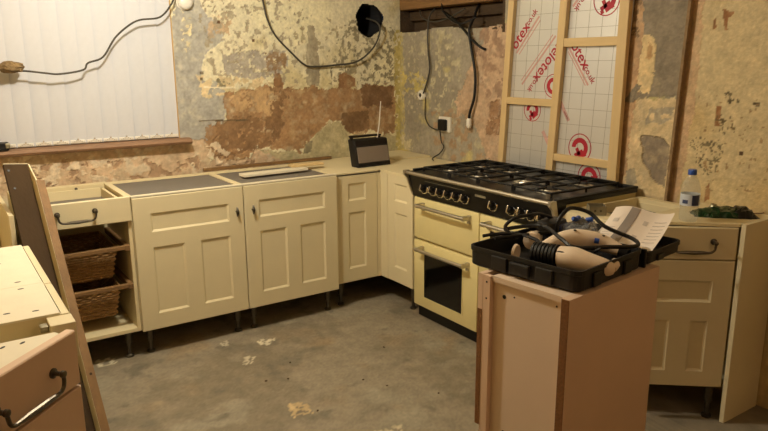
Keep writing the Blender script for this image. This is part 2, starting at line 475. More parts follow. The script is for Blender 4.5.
SIDE_PATCHES = [
    ([(-1.559, 1.844), (-1.666, 1.835), (-1.664, 1.304), (-1.621, 0.821), (-1.579, 0.813)], (200, 169, 132), 1, 0.01, 1, 0.02),  # pink strip
    ([(-1.75, 1.744), (-1.805, 1.733), (-1.798, 1.716), (-1.781, 1.709), (-1.783, 1.654), (-1.769, 1.659)], (145, 102, 65), -1, 0.006, 1, 0.01),  # mark a
    ([(-1.717, 1.712), (-1.731, 1.716), (-1.731, 1.669), (-1.717, 1.67)], (150, 110, 72), -1, 0.006, 1, 0.01),  # mark b
    ([(-1.768, 1.328), (-1.796, 1.329), (-1.793, 1.276), (-1.788, 1.231), (-1.768, 1.247)], (149, 106, 68), -1, 0.006, 1, 0.01),  # mark c
    ([(-1.649, 1.164), (-1.706, 1.187), (-1.831, 1.18), (-1.817, 1.052), (-1.765, 1.008), (-1.69, 1.064)], (121, 109, 81), -1.5, 0.01, 0.28, 0.011),  # dark scratches
    ([(-1.764, 1.283), (-1.855, 1.297), (-1.864, 1.21), (-1.811, 1.197)], (106, 92, 64), -1.5, 0.01, 0.25, 0.015),  # dark scratches b
    ([(-1.808, 1.392), (-1.854, 1.384), (-1.867, 1.342), (-1.832, 1.34)], (94, 83, 59), -1.5, 0.01, 0.5, 0.012),  # dark scratches c
    ([(-1.896, 1.133), (-1.913, 1.135), (-1.915, 1.118), (-1.898, 1.116)], (84, 63, 42), -1, 0.004, 1, 0.01),  # spot
    ([(-1.928, 1.349), (-1.962, 1.35), (-1.955, 1.333), (-1.929, 1.336)], (91, 79, 57), -1, 0.004, 1, 0.01),  # spot b
    ([(-1.761, 0.951), (-1.778, 0.972), (-1.781, 0.897), (-1.754, 0.883)], (149, 106, 68), -1, 0.005, 1, 0.01),  # drip
    ([(-1.635, 1.395), (-1.994, 1.365), (-2.039, 0.984), (-1.738, 0.89)], (162, 134, 96), -1, 0.01, 0.03, 0.02),  # specks
]
FLOOR_PATCHES = [
    ([(-0.944, -0.123), (-0.848, -0.156), (-0.918, -0.226), (-0.973, -0.188)], (208, 198, 173), 1, 0.01, 0.7, 0.02),  # white splash
    ([(-1.122, -0.033), (-1.085, -0.043), (-1.115, -0.105), (-1.147, -0.082)], (198, 187, 163), 1, 0.01, 0.8, 0.02),  # white splash b
    ([(-1.084, -0.284), (-1.045, -0.326), (-1.097, -0.394), (-1.141, -0.392)], (193, 183, 159), 1, 0.01, 0.7, 0.02),  # white c
    ([(-1.134, -0.89), (-1.054, -0.934), (-1.073, -1.008), (-1.155, -0.994)], (192, 168, 126), 1, 0.02, 0.8, 0.02),  # tan d
    ([(-0.945, -1.29), (-0.826, -1.343), (-0.88, -1.42), (-0.997, -1.339)], (192, 179, 149), 1, 0.02, 0.6, 0.02),  # white e
    ([(-1.754, 0.122), (-1.65, 0.11), (-1.682, 0.013), (-1.77, 0.017)], (198, 189, 163), 1, 0.015, 0.6, 0.02),  # white f
]

# ================================================================== THE ROOM
XR, XS, YB = 0.60, 0.622, 0.66          # cooker wall, side wall beyond the corner, window wall
XL, YF, ZC = -2.69, -4.9, 2.38


def struct(o):
    o['kind'] = 'structure'
    return o


def wall_obj(name, me, m):
    me.materials.append(m)
    return struct(link(bpy.data.objects.new(name, me)))


# window wall: opening for the window left of x = -1.06, ragged duct hole near the corner
def in_window(u, v): return (u < -1.06) & (v > 1.075) & (v < 2.2)
def in_duct(u, v):
    a = np.arctan2(v - 1.815, u - .335)
    return np.hypot(u - .335, v - 1.815) < .112 + .006 * np.sin(3 * a + 1) + .004 * np.sin(7 * a)


xs = steps((XL, -2.1, .06), (-2.1, -1.06, .008), (-1.06, XR, .006))
zs = steps((0, .84, .06), (.84, 1.075, .006), (1.075, 1.96, .006), (1.96, 2.2, .04), (2.2, ZC, .06))
me = relief_wall('wall_back', xs, zs, lambda u, v, h: (u, YB - h, v), (221, 213, 182), BACK_PATCHES, 11, (in_window, in_duct),
                 mottles=(((230, 222, 186), .3, .5, 5), ((204, 192, 150), .22, .6, 6)))
wall_back = wall_obj('wall_back', me, M_PAINTED)
mb = MB()
mb.box(-1.062, -1.058, YB, YB + .12, 1.075, 2.2).box(XL, -1.06, YB, YB + .12, 1.07, 1.076).box(XL, -1.06, YB, YB + .12, 2.2, 2.204)
mb.build('window_reveal', M_PLAIN, wall_back)

# cooker wall with the open pocket above the lintel, then a step back to the side wall
def in_pocket(u, v):
    return (v > 1.742 + .012 * np.sin(9 * u)) & (u > -.40) & (v < 2.25)


LEAN = 0.036                            # the step leans a little, as the old plaster edge does
ys = steps((YB + .01, -1.585, .0065))
zs = steps((0, .84, .06), (.84, 1.96, .0065), (1.96, ZC, .05))


def right_plane(u, v, h):
    w = np.clip((-u - 1.0) / .585, 0, 1)
    return XR - h, u - w * LEAN * (v - .9), v


me = relief_wall('wall_right', ys, zs, right_plane, (158, 150, 132), RIGHT_PATCHES, 47, (in_pocket,),
                 mottles=(((146, 139, 122), .3, .48, 4), ((178, 168, 138), .07, .62, 8), ((190, 176, 120), .2, .66, 9)))
wall_right = wall_obj('wall_right', me, M_PAINTED)
mb = MB()
e0, e1 = -1.585 + LEAN * .9, -1.585 - LEAN * (ZC - .9)
mb.add([(XR - .004, e0, 0), (XR - .004, e1, ZC), (XS + .01, e1, ZC), (XS + .01, e0, 0)], [(0, 1, 2, 3)])
mb.build('corner_return', mat('dark_plaster_edge', (182, 152, 114), 0.9, var=.2, scale=30, bump=.3), wall_right)
mb = MB()
mb.box(XR - .012, XR + .012, -.004, .010, 0, 1)
mb.v = [(x, e0 + (e1 - e0) * z + y, z * ZC) for x, y, z in mb.v]
mb.build('corner_bead', mat('old_corner_bead', (152, 124, 88), 0.8, var=.2, scale=30, bump=.3), wall_right)

ys = steps((-1.52, -2.2, .006), (-2.2, YF, .08))
zs = steps((0, .84, .06), (.84, 1.96, .006), (1.96, ZC, .05))
me = relief_wall('wall_side', ys, zs, lambda u, v, h: (XS - h, u, v), (206, 188, 146), SIDE_PATCHES, 83,
                 mottles=(((200, 176, 126), .6, .5, 3),))
tag(wall_obj('wall_right_step', me, M_PAINTED))

mb = MB(); mb.box(XL - .1, XL, YF, YB + .3, 0, ZC); struct(mb.build('wall_left', M_PLAIN))
mb = MB(); mb.box(XL, XS + .1, YF - .1, YF, 0, ZC); struct(mb.build('wall_front', M_PLAIN))
mb = MB(); mb.box(XL - .1, XS + .4, YF - .1, YB + .3, ZC, ZC + .1); struct(mb.build('ceiling', M_CEIL))

# floor: stained concrete
xs = steps((XL, -2.0, .1), (-2.0, .2, .012), (.2, XS + .05, .05))
ys = steps((YF, -1.7, .1), (-1.7, YB, .012))
me = relief_wall('floor', xs, ys, lambda u, v, h: (u, v, h * .25), (136, 126, 108), FLOOR_PATCHES, 131,
                 mottles=(((122, 112, 94), .5, .46, 3), ((138, 122, 98), .4, .56, 5), ((140, 132, 114), .22, .62, 7), ((110, 102, 88), .12, .66, 12)))
wall_obj('floor', me, M_FLOOR)
rnd = random.Random(5)
CRUMB = [(-1.12, -.62), (-1.02, -.66), (-1.05, -1.02), (-.72, -.88), (-.66, -1.0), (-.93, -.5), (-.42, -.62), (-.5, -1.2)]
for cx, cy in CRUMB:
    bm = bmesh.new()
    bmesh.ops.create_icosphere(bm, subdivisions=1, radius=.007)
    for p in bm.verts:
        p.co *= rnd.uniform(.6, 1.2)
        p.co.z *= .6
    o = MB().bm(bm).build('plaster_crumb', M_BEAMDK, loc=(cx, cy, .005))
    tag(o, 'tiny dark crumb of rubble lying on the concrete floor', 'rubble', 'dark crumbs on the floor')

# window behind the blind
mb = MB()
for a, b, c, d in ((XL, XL + .06, 1.08, 2.2), (-1.12, -1.062, 1.08, 2.2), (XL, -1.062, 1.08, 1.14), (XL, -1.062, 2.14, 2.198), (-1.92, -1.86, 1.14, 2.14)):
    mb.box(a, b, YB + .075, YB + .118, c, d, .004)
win = struct(mb.build('window_1', M_WPLASTIC))
MB().box(XL + .05, -1.11, YB + .094, YB + .1, 1.13, 2.15).build('window_pane', M_GLASS, win)

# rounded wooden sill under the blind
mb = MB()
pr = [(YB + .1, 1.048), (YB - .035, 1.044), (YB - .062, 1.05), (YB - .07, 1.063), (YB - .062, 1.076), (YB - .035, 1.082), (YB + .1, 1.082)]
mb.add([(XL, y, z) for y, z in pr] + [(-1.005, y, z) for y, z in pr],
       [tuple(range(7)), tuple(range(13, 6, -1))] + [(i, (i + 1) % 7, 7 + (i + 1) % 7, 7 + i) for i in range(7)])
struct(mb.build('trim_1', M_SILL))

# pocket above the cooker wall: dark backing boards and the pale lintel
mb = MB()
mb.box(XR + .13, XR + .15, -.42, YB, 1.70, 2.3)
mb.box(XR, XR + .14, -.42, -.40, 1.70, 2.3).box(XR, XR + .15, YB - .002, YB + .02, 1.70, 2.38).box(XR, XR + .15, -.42, YB, 2.24, 2.26).box(XR + .004, XR + .14, -.40, YB, 1.72, 1.735)
mb.build('pocket_lining', M_BEAMDK, wall_right)
lin_t = thing('timber_lintel', 'exposed old brown timber lintel in the broken wall above the cooker wall', 'beam', (XR + .05, .12, 1.9))
MB().box(-.06, .07, -.50, .535, -.012, .17, .006).build('beam', M_BEAM, lin_t)
MB().box(.03, .075, -.51, .53, -.085, -.02, .004).build('lower_board', M_BEAMDK, lin_t)

# near-black flue pipe in the ragged hole
mb = MB()
mb.lathe([(.118, 0), (.118, .3), (.104, .3), (.104, 0)], 28, axis='y', caps=False)
mb.lathe([(.112, .26), (.112, .262)], 28, axis='y')
fl = mb.build('flue_pipe', M_PIPE, smooth=True, loc=(.335, YB + .012, 1.815))
tag(fl, 'dark round flue pipe opening in the stripped wall near the corner', 'pipe')

# ================================================================== VERTICAL BLIND
vb = thing('vertical_blind', 'white vertical fabric blind with a beaded bottom chain covering the window', 'blind', (-1.06, YB + .02, 1.085))
mb = MB(); mb.box(-1.62, -.004, -.02, .02, 1.03, 1.07, .004); mb.build('head_rail', M_WPLASTIC, vb)
SW, SP = .098, .0885
sm = MB()
n = 6
pts = []
for i in range(n + 1):
    t = i / n - .5
    pts.append((t * SW, -.0025 * math.cos(t * math.pi)))
vs_, fs_ = [], []
for z in (0, 1.03):
    for s in (-.0007, .0007):
        vs_ += [(x, y + s, z) for x, y in pts]
k = n + 1
for i in range(n):
    fs_ += [(i, i + 1, 2 * k + i + 1, 2 * k + i), (k + i, k + i + 1, 3 * k + i + 1, 3 * k + i)]
    fs_ += [(i, i + 1, k + i + 1, k + i), (2 * k + i, 2 * k + i + 1, 3 * k + i + 1, 3 * k + i)]
fs_ += [(0, k, 3 * k, 2 * k), (n, k + n, 3 * k + n, 2 * k + n)]
sm.add(vs_, fs_)
slat0 = sm.build('slat', M_BLIND, vb, smooth=True)
wt = MB().box(-.04, .04, -.004, .004, .004, .022, .002)
wt0 = wt.build('bottom_weight', M_WPLASTIC, slat0)
wt0.location = (0, -.005, 0)
for i in range(18):
    o = slat0 if i == 0 else slat0.copy()
    if i:
        COL.objects.link(o)
        w = wt0.copy(); COL.objects.link(w); w.parent = o
    o.parent = vb
    o.location = (-.046 - i * SP, -.002 * (i % 2), 0)
    o.rotation_euler = (0, 0, math.radians(-6.5))
mb = MB()
for i in range(17):
    xa, xb = -.046 - i * SP, -.046 - (i + 1) * SP
    for j in range(9):
        t = j / 9
        x = xa + (xb - xa) * t
        z = .026 - .020 * math.sin(math.pi * t)
        mb.box(x - .0022, x + .0022, -.0185, -.0145, z - .0022, z + .0022)
    mb.box(xa - .003, xa + .003, -.019, -.008, .022, .031)
mb.build('bottom_chain', mat('chain_bead', (176, 166, 150), .5, var=.05, bump=0), vb)

# ================================================================== WALL CABLES AND FITTINGS
def cable(name, pts, r, m, label, cat='cable', smooth=6):
    o = MB().tube(pts, r, 8, smooth).build(name, m, smooth=True)
    return tag(o, label, cat)


cable('power_cable', [(-2.25, .585, 1.52), (-2.05, .585, 1.506), (-1.873, .585, 1.495), (-1.779, .585, 1.483), (-1.706, .585, 1.477), (-1.588, .585, 1.497), (-1.559, .585, 1.534),
                      (-1.478, .585, 1.566), (-1.405, .585, 1.669), (-1.329, .585, 1.735), (-1.26, .585, 1.77), (-1.146, .585, 1.789), (-1.071, .59, 1.869), (-1.04, .60, 1.95), (-1.03, .62, 2.08), (-1.0, .645, 2.2)],
      .0052, M_CABLE, 'dark cable strung loosely across the white blind')
bm = bmesh.new()
bmesh.ops.create_icosphere(bm, subdivisions=3, radius=1)
for p in bm.verts:
    c = p.co
    w = 1 + .16 * math.sin(5 * c.x + 2 * c.z) * math.cos(4 * c.y + 1) + .08 * math.sin(11 * c.z + 3 * c.x)
    p.co = Vector((c.x * .062 * w, c.y * .035 * w, c.z * .031 * w))
o = MB().bm(bm).build('filler_lump', M_LUMP, smooth=True, loc=(-1.935, .585, 1.516))
tag(o, 'brown crumbly lump of dried filler clinging to the blind cable', 'filler lump')

ro = thing('round_junction_box', 'round white plastic junction box on the wall beside the blind', 'junction box', (-.975, YB - .002, 1.885))
MB().lathe([(.046, 0), (.046, -.02), (.043, -.03), (.03, -.04), (.0, -.042)], 24, axis='y', caps=False).build('cover', M_WPLASTIC, ro, True)
MB().lathe([(.05, .004), (.05, -.006), (.044, -.008)], 24, axis='y').build('base_ring', M_WPLASTIC, ro, True)

cable('hanging_cable', [(-.52, .62, 2.3), (-.50, .62, 2.05), (-.482, .63, 1.915), (-.455, .635, 1.80), (-.403, .64, 1.702), (-.30, .64, 1.60), (-.193, .64, 1.512), (-.10, .64, 1.50), (.05, .635, 1.51), (.19, .625, 1.527), (.29, .62, 1.58), (.36, .61, 1.66), (.385, .60, 1.75), (.37, .62, 1.80), (.35, .72, 1.83)],
      .0062, M_CABLE, 'grey cable hanging in a loop on the back wall into the flue hole')
cable('wall_cable', [(.70, .30, 1.93), (.60, .304, 1.84), (.578, .30, 1.74), (.58, .298, 1.6), (.578, .275, 1.49), (.58, .295, 1.42), (.582, .335, 1.34), (.586, .36, 1.306)],
      .0055, M_CABLE, 'grey cable hanging down the cooker wall to the round white outlet')
cable('thick_wall_cable', [(.70, -.10, 1.93), (.62, -.12, 1.80), (.575, -.13, 1.72), (.575, -.15, 1.62), (.575, -.185, 1.5), (.575, -.198, 1.41), (.575, -.19, 1.30), (.57, -.16, 1.21), (.572, -.15, 1.165)],
      .009, M_RUBBER, 'thick black cable hanging down to a white end connector')
cable('diagonal_cable', [(.64, .22, 1.86), (.60, .06, 1.80), (.58, -.06, 1.735), (.575, -.16, 1.66), (.578, -.235, 1.615), (.60, -.26, 1.60)],
      .008, M_RUBBER, 'black cable running slantwise from the lintel into a small wall hole')
cable('thin_cable', [(.588, .335, 1.285), (.586, .335, 1.22), (.585, .33, 1.14), (.58, .27, 1.085), (.575, .17, 1.07), (.57, .13, 1.09)],
      .004, M_CABLE, 'thin lead curving from the round outlet to the black plug')
cable('plug_lead', [(.545, .118, 1.085), (.56, .125, 1.03), (.575, .135, .99), (.58, .115, .955), (.575, .15, .91), (.55, .17, .888), (.5, .14, .88), (.44, .05, .885)],
      .004, M_RUBBER, 'thin black lead dropping from the plug to the worktop level')

t = thing('round_outlet', 'round white cable outlet with dark centre on the cooker wall', 'outlet', (XR - .001, .385, 1.297))
MB().lathe([(.036, .004), (.036, -.012), (.031, -.02), (.016, -.022), (.016, -.012)], 24, axis='x', caps=False).build('ring', M_WPLASTIC, t, True)
MB().lathe([(.017, -.006), (.017, -.016), (.006, -.018), (.006, -.026)], 16, axis='x').build('centre', M_PEWTER, t, True)
t = thing('wall_socket', 'white wall socket with a black plug in it', 'socket', (XR - .001, .118, 1.11))
MB().box(-.016, .004, -.062, .062, -.052, .052, .006).build('faceplate', M_WPLASTIC, t)
MB().box(-.05, -.016, -.038, .034, -.04, .036, .009).build('plug', M_RUBBER, t)
t = thing('cable_connector', 'white connector at the end of the thick black cable', 'connector', (.572, -.15, 1.13))
MB().lathe([(.012, .04), (.017, .03), (.018, -.005), (.013, -.02), (.008, -.024)], 14).build('sleeve', M_WPLASTIC, t, True)
MB().lathe([(.009, -.02), (.009, -.036), (.004, -.04)], 12).build('tip', M_CHROME, t, True)

t = thing('sill_gadget', 'small grey and black gadget on the left end of the sill', 'gadget', (-2.02, YB - .04, 1.082))
MB().box(-.03, .03, -.02, .02, 0, .045, .006).build('body', M_PLASTIC, t)
MB().box(.012, .036, -.026, .016, .012, .04, .005).build('end_cap', M_ZINC, t)

# ================================================================== STUD FRAME AND INSULATION
ST0, ST1, SX0, SX1 = .86, 2.36, .556, .585


def lean_box(y0, y1, z0, z1, x0=SX0, x1=SX1, lean=.045):
    m = MB().box(x0, x1, y0, y1, z0, z1, .0025)
    m.v = [(x, y - lean * (z - .9), z) for x, y, z in m.v]
    return m


fr = thing('stud_frame', 'pale pine stud frame fixed on the wall behind the cooker', 'timber frame', (SX1, -.84, .86))


def fpart(m, name):
    m.v = [(x - SX1, y + .84, z - .86) for x, y, z in m.v]
    return m.build(name, M_PINE, fr)


fpart(lean_box(-.483, -.439, .919, 2.2, lean=.052), 'stud')
fpart(lean_box(-.880, -.830, .919, 2.2, lean=.053), 'stud')
fpart(lean_box(-1.310, -1.254, .919, 2.2, lean=.008), 'stud')
M_PINE_H = mat('pale_pine_rail', (218, 190, 138), 0.6, var=0.08, scale=20, bump=0.08, stretch=(1, .1, 1))
for nm, y0, y1, z0, z1 in (('rail', -.852, -.503, 1.280, 1.320), ('rail', -1.262, -.918, 1.603, 1.648), ('rail', -1.256, -.886, .983, 1.022)):
    o = fpart(MB().box(SX0 + .002, SX1, y0, y1, z0, z1, .0025), nm)
    o.data.materials[0] = M_PINE_H


def insulation(y0, y1, z0, z1, label, lean=(.045, .045)):
    """foil-faced board in one bay; seam threads every 85 mm"""
    x0, x1 = .586, .597
    t = thing('insulation_board', label, 'insulation', (x0, (y0 + y1) / 2, z0), group='foil insulation boards between the studs')
    cy = (y0 + y1) / 2
    sh = lambda y, z, L: y - L * (z - .9)
    m = MB()
    vs = []
    for x in (0, x1 - x0):
        for (y, L) in ((y0, lean[0]), (y1, lean[1])):
            for z in (z0, z1):
                vs.append((x, sh(y, z, L) - cy, z - z0))
    m.add(vs, [(0, 1, 3, 2), (4, 6, 7, 5), (0, 4, 5, 1), (2, 3, 7, 6), (0, 2, 6, 4), (1, 5, 7, 3)])
    m.build('board', M_FOIL, t)
    m = MB()
    z = math.ceil((z0 + .01) / .085) * .085
    while z < z1 - .005:
        a, b = sh(y0, z, lean[0]) - cy, sh(y1, z, lean[1]) - cy
        m.box(-.0006, .0004, a, b, z - z0 - .0008, z - z0 + .0008)
        z += .085
    y = math.ceil((y0 + .01) / .085) * .085
    while y < y1 - .005:
        mm = MB().box(-.0006, .0004, y - .0008, y + .0008, z0, z1)
        mm.v = [(p[0], sh(p[1], p[2], lean[0]) - cy, p[2] - z0) for p in mm.v]
        m.add(mm.v, mm.f)
        y += .085
    m.build('seam_threads', M_SEAM, t)
    return t


b_ul = insulation(-.86, -.455, 1.300, 2.15, 'tall foil insulation board printed with red lettering, left bay above the low rail')
b_ll = insulation(-.86, -.455, .86, 1.298, 'foil insulation board under the low rail, left bay behind the hob')
b_ur = insulation(-1.275, -.868, 1.626, 2.15, 'foil insulation board above the upper rail, with a red emblem at its top')
b_mr = insulation(-1.275, -.868, 1.002, 1.624, 'large foil insulation board in the right bay between two rails')
b_br = insulation(-1.275, -.868, .84, 1.0, 'short foil insulation strip below the lowest rail, touching the hob edge')


def wall_text(board, txt, y, z, ang, size, m, spacing=1.0):
    """flat print on the foil; ang in degrees as seen from the room (0 = reads level)"""
    cu = bpy.data.curves.new('print', 'FONT')
    cu.body = txt
    cu.size = size
    cu.extrude = .0003
    cu.offset = size * .012
    cu.space_character = spacing
    cu.align_x, cu.align_y = 'CENTER', 'CENTER'
    tmp = link(bpy.data.objects.new('tmp', cu))
    bpy.context.view_layer.update()
    me = bpy.data.meshes.new_from_object(tmp.evaluated_get(bpy.context.evaluated_depsgraph_get()))
    bpy.data.objects.remove(tmp)
    me.name = 'lettering'
    a = math.radians(ang)
    bl = board.location
    # text x -> -Y (rightwards seen from the room), text y -> +Z, text z -> -X
    for v in me.vertices:
        tx, ty, tz = v.co
        rx, ry = tx * math.cos(a) - ty * math.sin(a), tx * math.sin(a) + ty * math.cos(a)
        v.co = (-.0008 - tz, y - rx - bl.y, z + ry - bl.z)
    me.materials.clear()
    me.materials.append(m)
    return link(bpy.data.objects.new('lettering', me), board)


def strip(board, y, z, ang, ln, wd, m=None):
    a = math.radians(ang)
    bl = board.location
    q = []
    for x in (-.0005, -.0001):
        for s, t_ in ((-1, -1), (1, -1), (1, 1), (-1, 1)):
            tx, ty = s * ln / 2, t_ * wd / 2
            q.append((x, y - (tx * math.cos(a) - ty * math.sin(a)) - bl.y, z + tx * math.sin(a) + ty * math.cos(a) - bl.z))
    return MB().add(q, [(0, 1, 2, 3), (4, 5, 6, 7), (0, 1, 5, 4), (1, 2, 6, 5), (2, 3, 7, 6), (3, 0, 4, 7)]).build('tagline', m or M_REDPALE, board)


def emblem(board, y, z, r, ang=0, zmax=9, zmin=-9, ymin=-9, ymax=9):
    """thin outer ring, thick broken inner ring, stepped cross at its heart"""
    bl = board.location
    mb = MB()

    def arc(r0, r1, a0, a1, n=36):
        for i in range(n):
            q = []
            for aa in (a0 + (a1 - a0) * i / n, a0 + (a1 - a0) * (i + 1) / n):
                for rr in (r0, r1):
                    q.append((math.cos(aa) * rr, math.sin(aa) * rr))
            cy, cz = sum(p[0] for p in q) / 4, sum(p[1] for p in q) / 4
            if not (zmin < z + cz < zmax and ymin < y - cy < ymax):
                continue
            vs = [(x, y - p[0] - bl.y, z + p[1] - bl.z) for x in (-.0008, -.0002) for p in q]
            mb.add(vs, [(0, 1, 3, 2), (4, 5, 7, 6), (0, 1, 5, 4), (2, 3, 7, 6)])

    A = math.radians(ang)
    arc(r * .93, r, 0, 2 * math.pi)
    arc(r * .36, r * .70, A - 2.0, A + 2.6)
    for dx, dz, w, h in ((-.25, -.3, .8, .26), (-.25, -.3, .26, .8), (-.62, -.5, .24, .24), (.2, -.62, .2, .2)):
        c0, s0 = math.cos(A), math.sin(A)
        q = []
        for s, t_ in ((-1, -1), (1, -1), (1, 1), (-1, 1)):
            a_, b_ = (dx + s * w / 2) * r, (dz + t_ * h / 2) * r
            q.append((a_ * c0 - b_ * s0, a_ * s0 + b_ * c0))
        if any(not (zmin < z + p[1] < zmax and ymin < y - p[0] < ymax) for p in q):
            continue
        vs = [(x, y - p[0] - bl.y, z + p[1] - bl.z) for x in (-.0010, -.0002) for p in q]
        mb.add(vs, [(0, 1, 2, 3), (4, 5, 6, 7), (0, 1, 5, 4), (1, 2, 6, 5), (2, 3, 7, 6), (3, 0, 4, 7)])
    return mb.build('emblem', M_RED, board)


wall_text(b_ul, 'otex', -.568, 1.672, 50, .090, M_RED)
wall_text(b_ul, '.co.uk', -.648, 1.768, 50, .046, M_RED)
strip(b_ul, -.625, 1.675, 50, .26, .012)
strip(b_ul, -.640, 1.660, 50, .24, .006)
wall_text(b_ul, 'celotex', -.790, 1.520, 228, .090, M_RED)
wall_text(b_ul, '.co.uk', -.686, 1.400, 228, .046, M_RED)
strip(b_ul, -.715, 1.530, 48, .36, .012)
strip(b_ul, -.702, 1.545, 48, .34, .006)
emblem(b_ul, -.835, 1.393, .066, 120)
emblem(b_ll, -.686, 1.252, .066, 40)
strip(b_ll, -.815, 1.075, -56, .15, .022)
strip(b_ll, -.828, 1.090, -56, .05, .007, M_RED)
wall_text(b_mr, 'otex', -1.012, 1.560, -54, .088, M_RED)
wall_text(b_mr, '.co.uk', -1.078, 1.462, -54, .046, M_RED)
strip(b_mr, -1.005, 1.500, -54, .24, .012)
strip(b_mr, -.993, 1.490, -54, .22, .006)
strip(b_mr, -.925, 1.258, -57, .12, .022)
strip(b_mr, -.938, 1.236, -57, .05, .006, M_RED)
emblem(b_mr, -1.045, 1.068, .078, 30)
emblem(b_br, -1.119, .918, .076, 80)
emblem(b_ur, -1.160, 1.832, .082, 30)
wall_text(b_ur, '.co.uk', -1.000, 1.830, 228, .046, M_RED)
strip(b_ur, -.985, 1.855, 48, .12, .014)
# more loose wiring in the pocket
cable('loose_wire', [(.66, .50, 1.90), (.60, .40, 1.83), (.585, .25, 1.79), (.60, .10, 1.81), (.63, -.02, 1.86)], .005, M_CABLE, 'thin grey wire sagging across the pocket under the lintel')
cable('drooping_wire', [(.62, .20, 1.95), (.575, .14, 1.86), (.565, .04, 1.79), (.575, -.06, 1.765), (.62, -.14, 1.80)], .006, M_RUBBER, 'black wire drooping from the lintel towards the slanted cable')
# ================================================================== BASE CABINETS
ZT, ZB = .868, .15


def door_mesh(w, h, panels, th=.02, rec=.008, bev=.011, e=.003):
    """shaker front in local x, z; front at y = 0; panels are sunk rectangles with sloped margins"""
    m = MB()
    X = sorted({e, w - e} | {p[0] for p in panels} | {p[1] for p in panels})
    Z = sorted({e, h - e} | {p[2] for p in panels} | {p[3] for p in panels})
    for i in range(len(X) - 1):
        for j in range(len(Z) - 1):
            cx, cz = (X[i] + X[i + 1]) / 2, (Z[j] + Z[j + 1]) / 2
            if any(p[0] < cx < p[1] and p[2] < cz < p[3] for p in panels):
                continue
            m.add([(X[i], 0, Z[j]), (X[i + 1], 0, Z[j]), (X[i + 1], 0, Z[j + 1]), (X[i], 0, Z[j + 1])], [(0, 1, 2, 3)])
    for a, b, c, d in panels:
        o = [(a, 0, c), (b, 0, c), (b, 0, d), (a, 0, d)]
        n = [(a + bev, rec, c + bev), (b - bev, rec, c + bev), (b - bev, rec, d - bev), (a + bev, rec, d - bev)]
        m.add(o + n, [(0, 1, 5, 4), (1, 2, 6, 5), (2, 3, 7, 6), (3, 0, 4, 7), (4, 5, 6, 7)])
    o = [(e, 0, e), (w - e, 0, e), (w - e, 0, h - e), (e, 0, h - e)]
    s = [(0, e, 0), (w, e, 0), (w, e, h), (0, e, h)]
    k = [(0, th, 0), (w, th, 0), (w, th, h), (0, th, h)]
    m.add(o + s + k, [q for i in range(4) for q in ((i, (i + 1) % 4, 4 + (i + 1) % 4, 4 + i), (4 + i, 4 + (i + 1) % 4, 8 + (i + 1) % 4, 8 + i))] + [(8, 9, 10, 11)])
    return m


def three_panels(w, h, st=.086, one=False):
    t0, t1, l0, l1 = h - .086 - .1, h - .086, .087, h - .267
    if one:
        return [(st, w - st, t0, t1), (st, w - st, l0, l1)]
    mid = w / 2
    return [(st, w - st, t0, t1), (st, mid - .043, l0, l1), (mid + .043, w - st, l0, l1)]


def door(parent, x, z, w, h, panels, y=0.0, name='door', m=None, th=.02):
    o = door_mesh(w, h, panels, th).build(name, m or M_CREAM, parent)
    o.location = (x, y, z)
    return o


def leg_part(parent, x, y, h=.15):
    m = MB()
    m.lathe([(.020, 0), (.022, .004), (.022, .012), (.011, .018), (.011, h * .45), (.018, h * .47), (.018, h - .012), (.034, h - .008), (.034, h)], 14)
    o = m.build('leg', M_PEWTER, parent, True)
    o.location = (x, y, 0)
    return o


def knob_handle(parent, x, z):
    """small upright pewter latch handle"""
    m = MB().lathe([(.006, 0), (.006, -.012)], 10, axis='y')
    m.tube([(0, -.013, -.026), (0, -.016, -.016), (0, -.019, 0), (0, -.016, .016), (0, -.013, .026)], [.003, .006, .010, .006, .003], 8, 4)
    o = m.build('handle', M_PEWTER, parent, True)
    o.location = (x, 0, z)
    return o


def bow_handle(parent, x, z, w=.165):
    """swan-neck drawer handle: two rosettes, a drooping bar swollen in the middle"""
    m = MB()
    for s in (-1, 1):
        m.lathe([(.013, 0), (.013, -.004), (.006, -.007), (.006, -.022), (.009, -.025), (.009, -.033), (.004, -.036)], 14, (s * w / 2, 0, 0), 'y')
    h = w / 2
    m.tube([(-h, -.028, 0), (-h + .001, -.03, -.016), (-h + .006, -.03, -.032), (-h + .022, -.03, -.040), (-.03, -.03, -.040), (0, -.03, -.041), (.03, -.03, -.040), (h - .022, -.03, -.040), (h - .006, -.03, -.032), (h - .001, -.03, -.016), (h, -.028, 0)],
           [.005, .005, .005, .005, .0075, .0085, .0075, .005, .005, .005, .005], 8, 5)
    o = m.build('handle', M_PEWTER, parent, True)
    o.location = (x, 0, z)
    return o


def carcass(t, w, d=.57, z0=ZB, z1=ZT, top='open', y0=.021, m=None, back=True):
    m = m or M_CARC
    MB().box(0, .018, y0, d, z0, z1).build('side_panel', m, t)
    MB().box(w - .018, w, y0, d, z0, z1).build('side_panel', m, t)
    MB().box(.018, w - .018, y0, d, z0, z0 + .018).build('bottom_panel', m, t)
    if back:
        MB().box(.018, w - .018, d - .045, d - .037, z0 + .018, z1 - .02).build('back_panel', m, t)
    if top == 'open':
        MB().box(.018, w - .018, y0, y0 + .05, z1 - .018, z1).build('top_rail', m, t)
        MB().box(.018, w - .018, d - .06, d, z1 - .018, z1).build('top_rail', m, t)
    elif top == 'solid':
        MB().box(.018, w - .018, y0, d, z1 - .018, z1).build('top_panel', m, t)


G_BASE = 'cream base cabinets standing without worktops'

